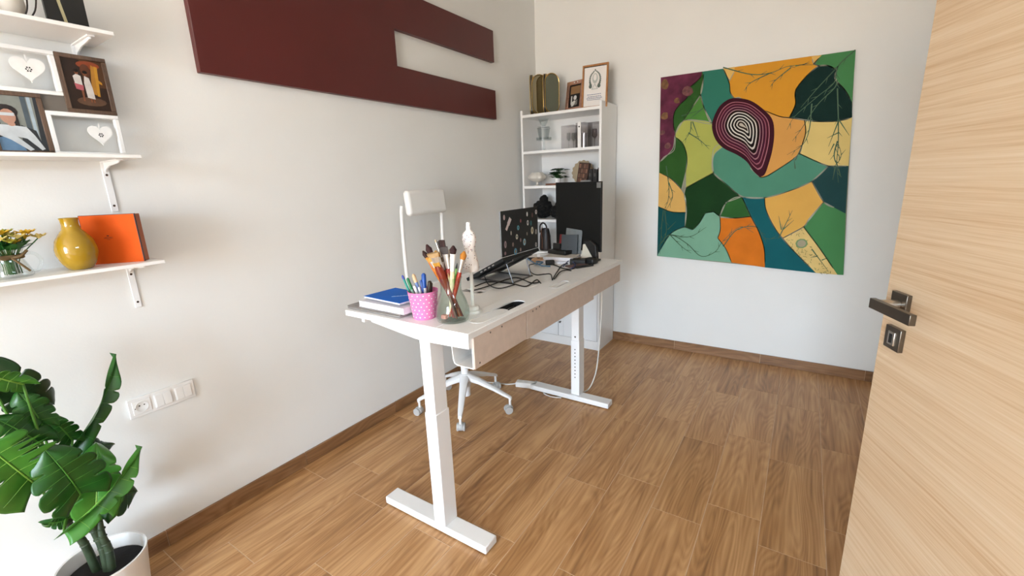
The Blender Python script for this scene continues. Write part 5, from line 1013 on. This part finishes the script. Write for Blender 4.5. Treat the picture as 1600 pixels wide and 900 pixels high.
for k, (y, z, a, b, c) in enumerate(STK):
    s_ = obj('sticker', prism(ell(y-yc, min(z-HZ, 0.21), a, b, 12), 0.0061, 0.0065, 'X'), C_(c, 0.4), ld)
    if a >= 0.009: obj('sticker_print', prism(ell(y-yc, min(z-HZ, 0.21) + 0.001, a*0.5, b*0.5, 10), 0.0066, 0.0068, 'X'), C_(('6f6a68', '2d4a5a', '8a7a5a')[k % 3], 0.4), ld)
bm = prism([(-0.008, -0.034), (0.008, -0.034), (0.008, -0.002), (0.011, -0.002), (0.011, 0.034), (-0.011, 0.034), (-0.011, -0.002), (-0.008, -0.002)], 0.0061, 0.0066, 'X', M=Matrix.Translation((0, -1.892-yc, 1.238-HZ)) @ Matrix.Rotation(math.radians(-38), 4, 'X')); obj('sticker', bm, C_('d2c4c4', 0.4), ld)
M_stand = pm('silver_wire_metal', (0.22, 0.22, 0.23), 0.4, metal=0.9)
st = thing('laptop_stand', 'folding metal stand holding up the stickered laptop', 'laptop stand', (HX, yc, DZ))
for s in (-1, 1):
    y = s*0.095
    bm = tube([(0.012, y, 0.1226), (-0.205, y, 0.0101)], 0.005, 8); obj('support_rail', bm, M_stand, st, smooth=True)
    obj('rear_strut', tube([(-0.030, y, 0.110), (0.010 if s < 0 else 0.0, y*1.0, 0.005)], 0.0035, 8), M_stand, st, smooth=True)
    obj('front_stop', tube([(-0.205, y, 0.0101), (-0.228, y, 0.0042), (-0.264, y, 0.0042), (-0.270, y, 0.022)], 0.0035, 8), M_stand, st, smooth=True)
    obj('base_rail', tube([(0.012, y, 0.0045), (-0.245, y, 0.0045)], 0.004, 8), M_stand, st, smooth=True)
obj('crossbar', tube([(-0.10, -0.095, 0.068), (-0.10, 0.095, 0.068)], 0.006, 8), M_stand, st, smooth=True)
obj('crossbar', tube([(0.008, -0.095, 0.0045), (0.008, 0.095, 0.0045)], 0.004, 8), M_stand, st, smooth=True)

# ------------------------------------------------------------------ far end: portrait monitor, papers, clutter
pa, pb = Vector((0.722, -1.035, 0)), Vector((1.074, -1.120, 0)); dm = (pb-pa).normalized(); mr = math.atan2(dm.y, dm.x); mw = (pb-pa).length
mo = thing('monitor', 'black upright monitor seen face on at the far desk end', 'monitor', ((pa+pb)/2) + Vector((0, 0, DZ)), mr)
M_scr = pm('black_screen', (0.004, 0.0042, 0.0036), 0.55, var=0.05, spec=0.25)
obj('housing', bx(-mw/2, mw/2, 0.0, 0.016, 0.055, 0.486), pm('black_housing', (0.010, 0.010, 0.010), 0.5), mo, bevel=0.002)
obj('screen', bx(-mw/2 + 0.002, mw/2 - 0.002, -0.0012, 0.0, 0.057, 0.484), M_scr, mo)
obj('tape', bx(mw/2 - 0.032, mw/2 - 0.002, -0.0018, -0.0012, 0.448, 0.480), pm('grey_tape', '6a6a68', 0.5), mo)
obj('stand_neck', bx(0.055, 0.125, 0.010, 0.040, 0.010, 0.20), M_black, mo, bevel=0.004)
obj('stand_base', prism([(0.02, -0.04), (0.165, -0.045), (0.182, -0.02), (0.172, 0.02), (0.02, 0.025)], 0.001, 0.012, 'Z'), M_black, mo, bevel=0.003)
obj('stand_shroud', prism([(0.060, 0.0), (0.172, 0.0), (0.172, 0.03), (0.165, 0.10), (0.12, 0.13), (0.07, 0.12)], -0.030, -0.003, 'Y'), M_black, mo, bevel=0.004)

def slab(name, label, cat, loc, rz, sx, sy, sz, mat, bevel=0.0015, group=None):
    o = obj(name, bx(-sx/2, sx/2, -sy/2, sy/2, 0, sz), mat, None, loc, bevel=bevel); o.rotation_euler = (0, 0, math.radians(rz)); return tag(o, label, cat, group)
def bookish(name, label, loc, rz, sx, sy, sz, col, cat='book'):
    t = thing(name, label, cat, loc, math.radians(rz)); c = C_(col, 0.45)
    obj('pages', bx(-sx/2+0.002, sx/2-0.002, -sy/2+0.002, sy/2-0.002, 0.0012, sz-0.0012), M_page, t); obj('cover', bx(-sx/2, sx/2, -sy/2, sy/2, 0, 0.0012), c, t); obj('cover', bx(-sx/2, sx/2, -sy/2, sy/2, sz-0.0012, sz), c, t)
    obj('spine', bx(-sx/2, -sx/2+0.0015, -sy/2, sy/2, 0.0012, sz-0.0012), c, t); return t
bookish('white_notebook', 'white notebook lowest in the far desk stack, with a blue tinge', (0.845, -1.222, DZ), 12, 0.235, 0.180, 0.014, 'd9dae2', 'notebook')
bookish('paper_pad', 'pale pad of paper on top of the white notebook', (0.850, -1.205, DZ + 0.0142), 6, 0.200, 0.150, 0.022, 'd8d2ca', 'notebook')
hd_ = slab('black_hub_box', 'flat black electronics box on the pale paper pad', 'device', (0.812, -1.150, DZ + 0.0365), -14, 0.150, 0.085, 0.026, M_black, 0.004)
wr = slab('white_remote', 'slim white device left of the flat black box on the far desk end', 'device', (0.700, -1.115, DZ), 60, 0.150, 0.040, 0.030, M_plastic, 0.004)
t = thing('coaster', 'light wooden coaster block in front of the paper pad', 'coaster', (0.720, -1.285, DZ), math.radians(20))
obj('block', prism(stadium(0, 0, 0.110, 0.080, 6), 0.0, 0.020, 'Z'), pm('tan_wood_block', 'cda27a', 0.5, var=0.06), t, bevel=0.002); obj('grommet', lathe([(0.010, 0.0195), (0.010, 0.0215), (0.006, 0.0215), (0.006, 0.0195)], 14, c=(0, 0.02, 0)), M_black, t)
def leaning(name, label, cat, loc, rz, lean, w, h, th, mat, top=None):
    o = obj(name, prism(top or rect(-w/2, w/2, 0, h), -th/2, th/2, 'Y'), mat, None, loc, bevel=min(0.001, th/4), seg=1); o.rotation_euler = (math.radians(lean), 0, math.radians(rz)); return tag(o, label, cat)
leaning('grey_sleeve', 'smoky blue grey plastic sleeve leaning against the monitor', 'sleeve', (0.872, -1.150, DZ + 0.0366), 14, -13, 0.105, 0.125, 0.004, pm('smoky_blue_plastic', '262e34', 0.3, var=0.06, spec=0.3))
leaning('silver_packet', 'pale grey foil packet behind the blue grey sleeve', 'packet', (0.885, -1.126, DZ + 0.0366), 10, -12, 0.115, 0.158, 0.003, pm('grey_foil', '4d5356', 0.3, metal=0.2, var=0.15, vscale=40), [(-0.055, 0.0), (0.055, 0.0), (0.058, 0.150), (0.01, 0.158), (-0.048, 0.166)])
leaning('red_booklet', 'small dark red booklet at the left edge of the monitor', 'booklet', (0.782, -1.082, DZ + 0.0366), -20, -8, 0.050, 0.115, 0.006, pm('dark_red_cover', '7c1f22', 0.5))
leaning('black_card_case', 'small black case standing in front of red booklet', 'case', (0.764, -1.112, DZ + 0.0366), -14, -6, 0.060, 0.060, 0.016, M_black)
leaning('cream_card', 'cream paper card leaning in front of the monitor stand', 'card', (1.000, -1.150, DZ + 0.0008), 10, -16, 0.078, 0.100, 0.003, pm('cream_card', 'c9c4b4', 0.6), [(-0.04, 0.0), (0.04, 0.0), (0.042, 0.085), (0.0, 0.112), (-0.036, 0.104)])
slab('amber_tin', 'small brown and yellow tin below the cream card', 'tin', (0.975, -1.178, DZ), 15, 0.060, 0.030, 0.022, pm('amber_tin', '8a6424', 0.35, var=0.3, vscale=40), 0.003)
slab('black_charger', 'black power adapter brick right of the paper pad', 'charger', (0.985, -1.262, DZ), 24, 0.095, 0.062, 0.032, M_black, 0.005)
slab('black_camera_case', 'rounded black case beside the monitor base', 'case', (1.055, -1.222, DZ), -10, 0.070, 0.060, 0.036, M_black, 0.010)
slab('black_remote', 'slim black remote pointing at the front desk edge', 'remote', (1.062, -1.340, DZ), 62, 0.125, 0.024, 0.012, M_black, 0.003)
slab('pink_brown_phone', 'dusty pink brown phone lying under the black remote', 'phone', (1.010, -1.330, DZ), 58, 0.130, 0.055, 0.009, pm('dusty_pink_case', '6b5350', 0.4), 0.003)
slab('black_plug', 'black plug block at the end of the cable before the pad', 'plug', (0.838, -1.345, DZ), 30, 0.055, 0.038, 0.028, M_black, 0.006)
slab('small_black_adapter', 'tiny black adapter left of the wooden coaster block', 'adapter', (0.640, -1.235, DZ), 30, 0.050, 0.022, 0.014, M_black, 0.003)

# cables on the desk
CABLE = {"c1":[[0.772,-2.012,0.94],[0.781,-1.899,0.94],[0.913,-1.888,0.94],[1.006,-1.906,0.94],[0.981,-1.762,0.94],[1.038,-1.816,0.94]],"c2":[[0.817,-2.106,0.94],[0.841,-2.025,0.94],[0.857,-1.783,0.94],[1.001,-1.848,0.94],[1.023,-1.808,0.94]],"c3":[[0.597,-1.694,0.94],[0.691,-1.821,0.94],[0.826,-1.973,0.94],[0.929,-2.027,0.94],[0.945,-1.904,0.94]],"c4":[[0.756,-1.395,0.94],[0.779,-1.494,0.94],[0.88,-1.649,0.94],[0.95,-1.708,0.94],[0.98,-1.678,0.94],[1.012,-1.664,0.94],[1.064,-1.742,0.94]],"c5":[[0.817,-1.325,0.94],[0.903,-1.379,0.94],[0.973,-1.435,0.94],[1.025,-1.433,0.94],[1.02,-1.353,0.94],[0.964,-1.288,0.94],[0.92,-1.328,0.94],[0.989,-1.547,0.94],[1.057,-1.728,0.94]],"c6":[[1.059,-1.711,0.94],[1.013,-1.555,0.94],[1.019,-1.495,0.94],[1.049,-1.483,0.94]],"blue":[[0.623,-1.256,0.94],[0.705,-1.346,0.94],[0.795,-1.423,0.94],[0.794,-1.357,0.94],[0.746,-1.353,0.94],[0.833,-1.451,0.94],[0.886,-1.429,0.94]],"blue2":[[0.956,-1.4,0.94],[0.928,-1.257,0.94],[1.021,-1.373,0.94],[1.033,-1.45,0.94]]}
CL = {'c1': ('black cable wandering from the laptop stand to the front grommet', M_black, 0.0032), 'c2': ('black cable looping in front of the laptop stand', M_black, 0.0032), 'c3': ('black cable curling around the near side of the laptop', M_black, 0.0030),
      'c4': ('black cable arching from the coaster block to the desk slot', M_black, 0.0032), 'c5': ('black cable from the plug block looping back to the desk slot', M_black, 0.0032), 'c6': ('short black cable running up beside the phone', M_black, 0.0032),
      'blue': ('blue braided cable coiled before the coaster block', pm('blue_cord', '4f7898', 0.5), 0.0042), 'blue2': ('dark blue cable bent by the black charger', pm('navy_cord', '2c3a66', 0.5), 0.0034)}
for i, (k, P) in enumerate(CABLE.items()):
    lb, m_, r_ = CL[k]; Q = [Vector((p[0], p[1], DZ + r_ + 0.0006 + (0.0045*(i % 4)) * (1 if 0 < j < len(P)-1 else 0.4))) for j, p in enumerate(P)]
    tag(obj('desk_cable', tube(Q, r_, 8, sm=8), m_, smooth=True), lb, 'cable', 'cables on the desk')
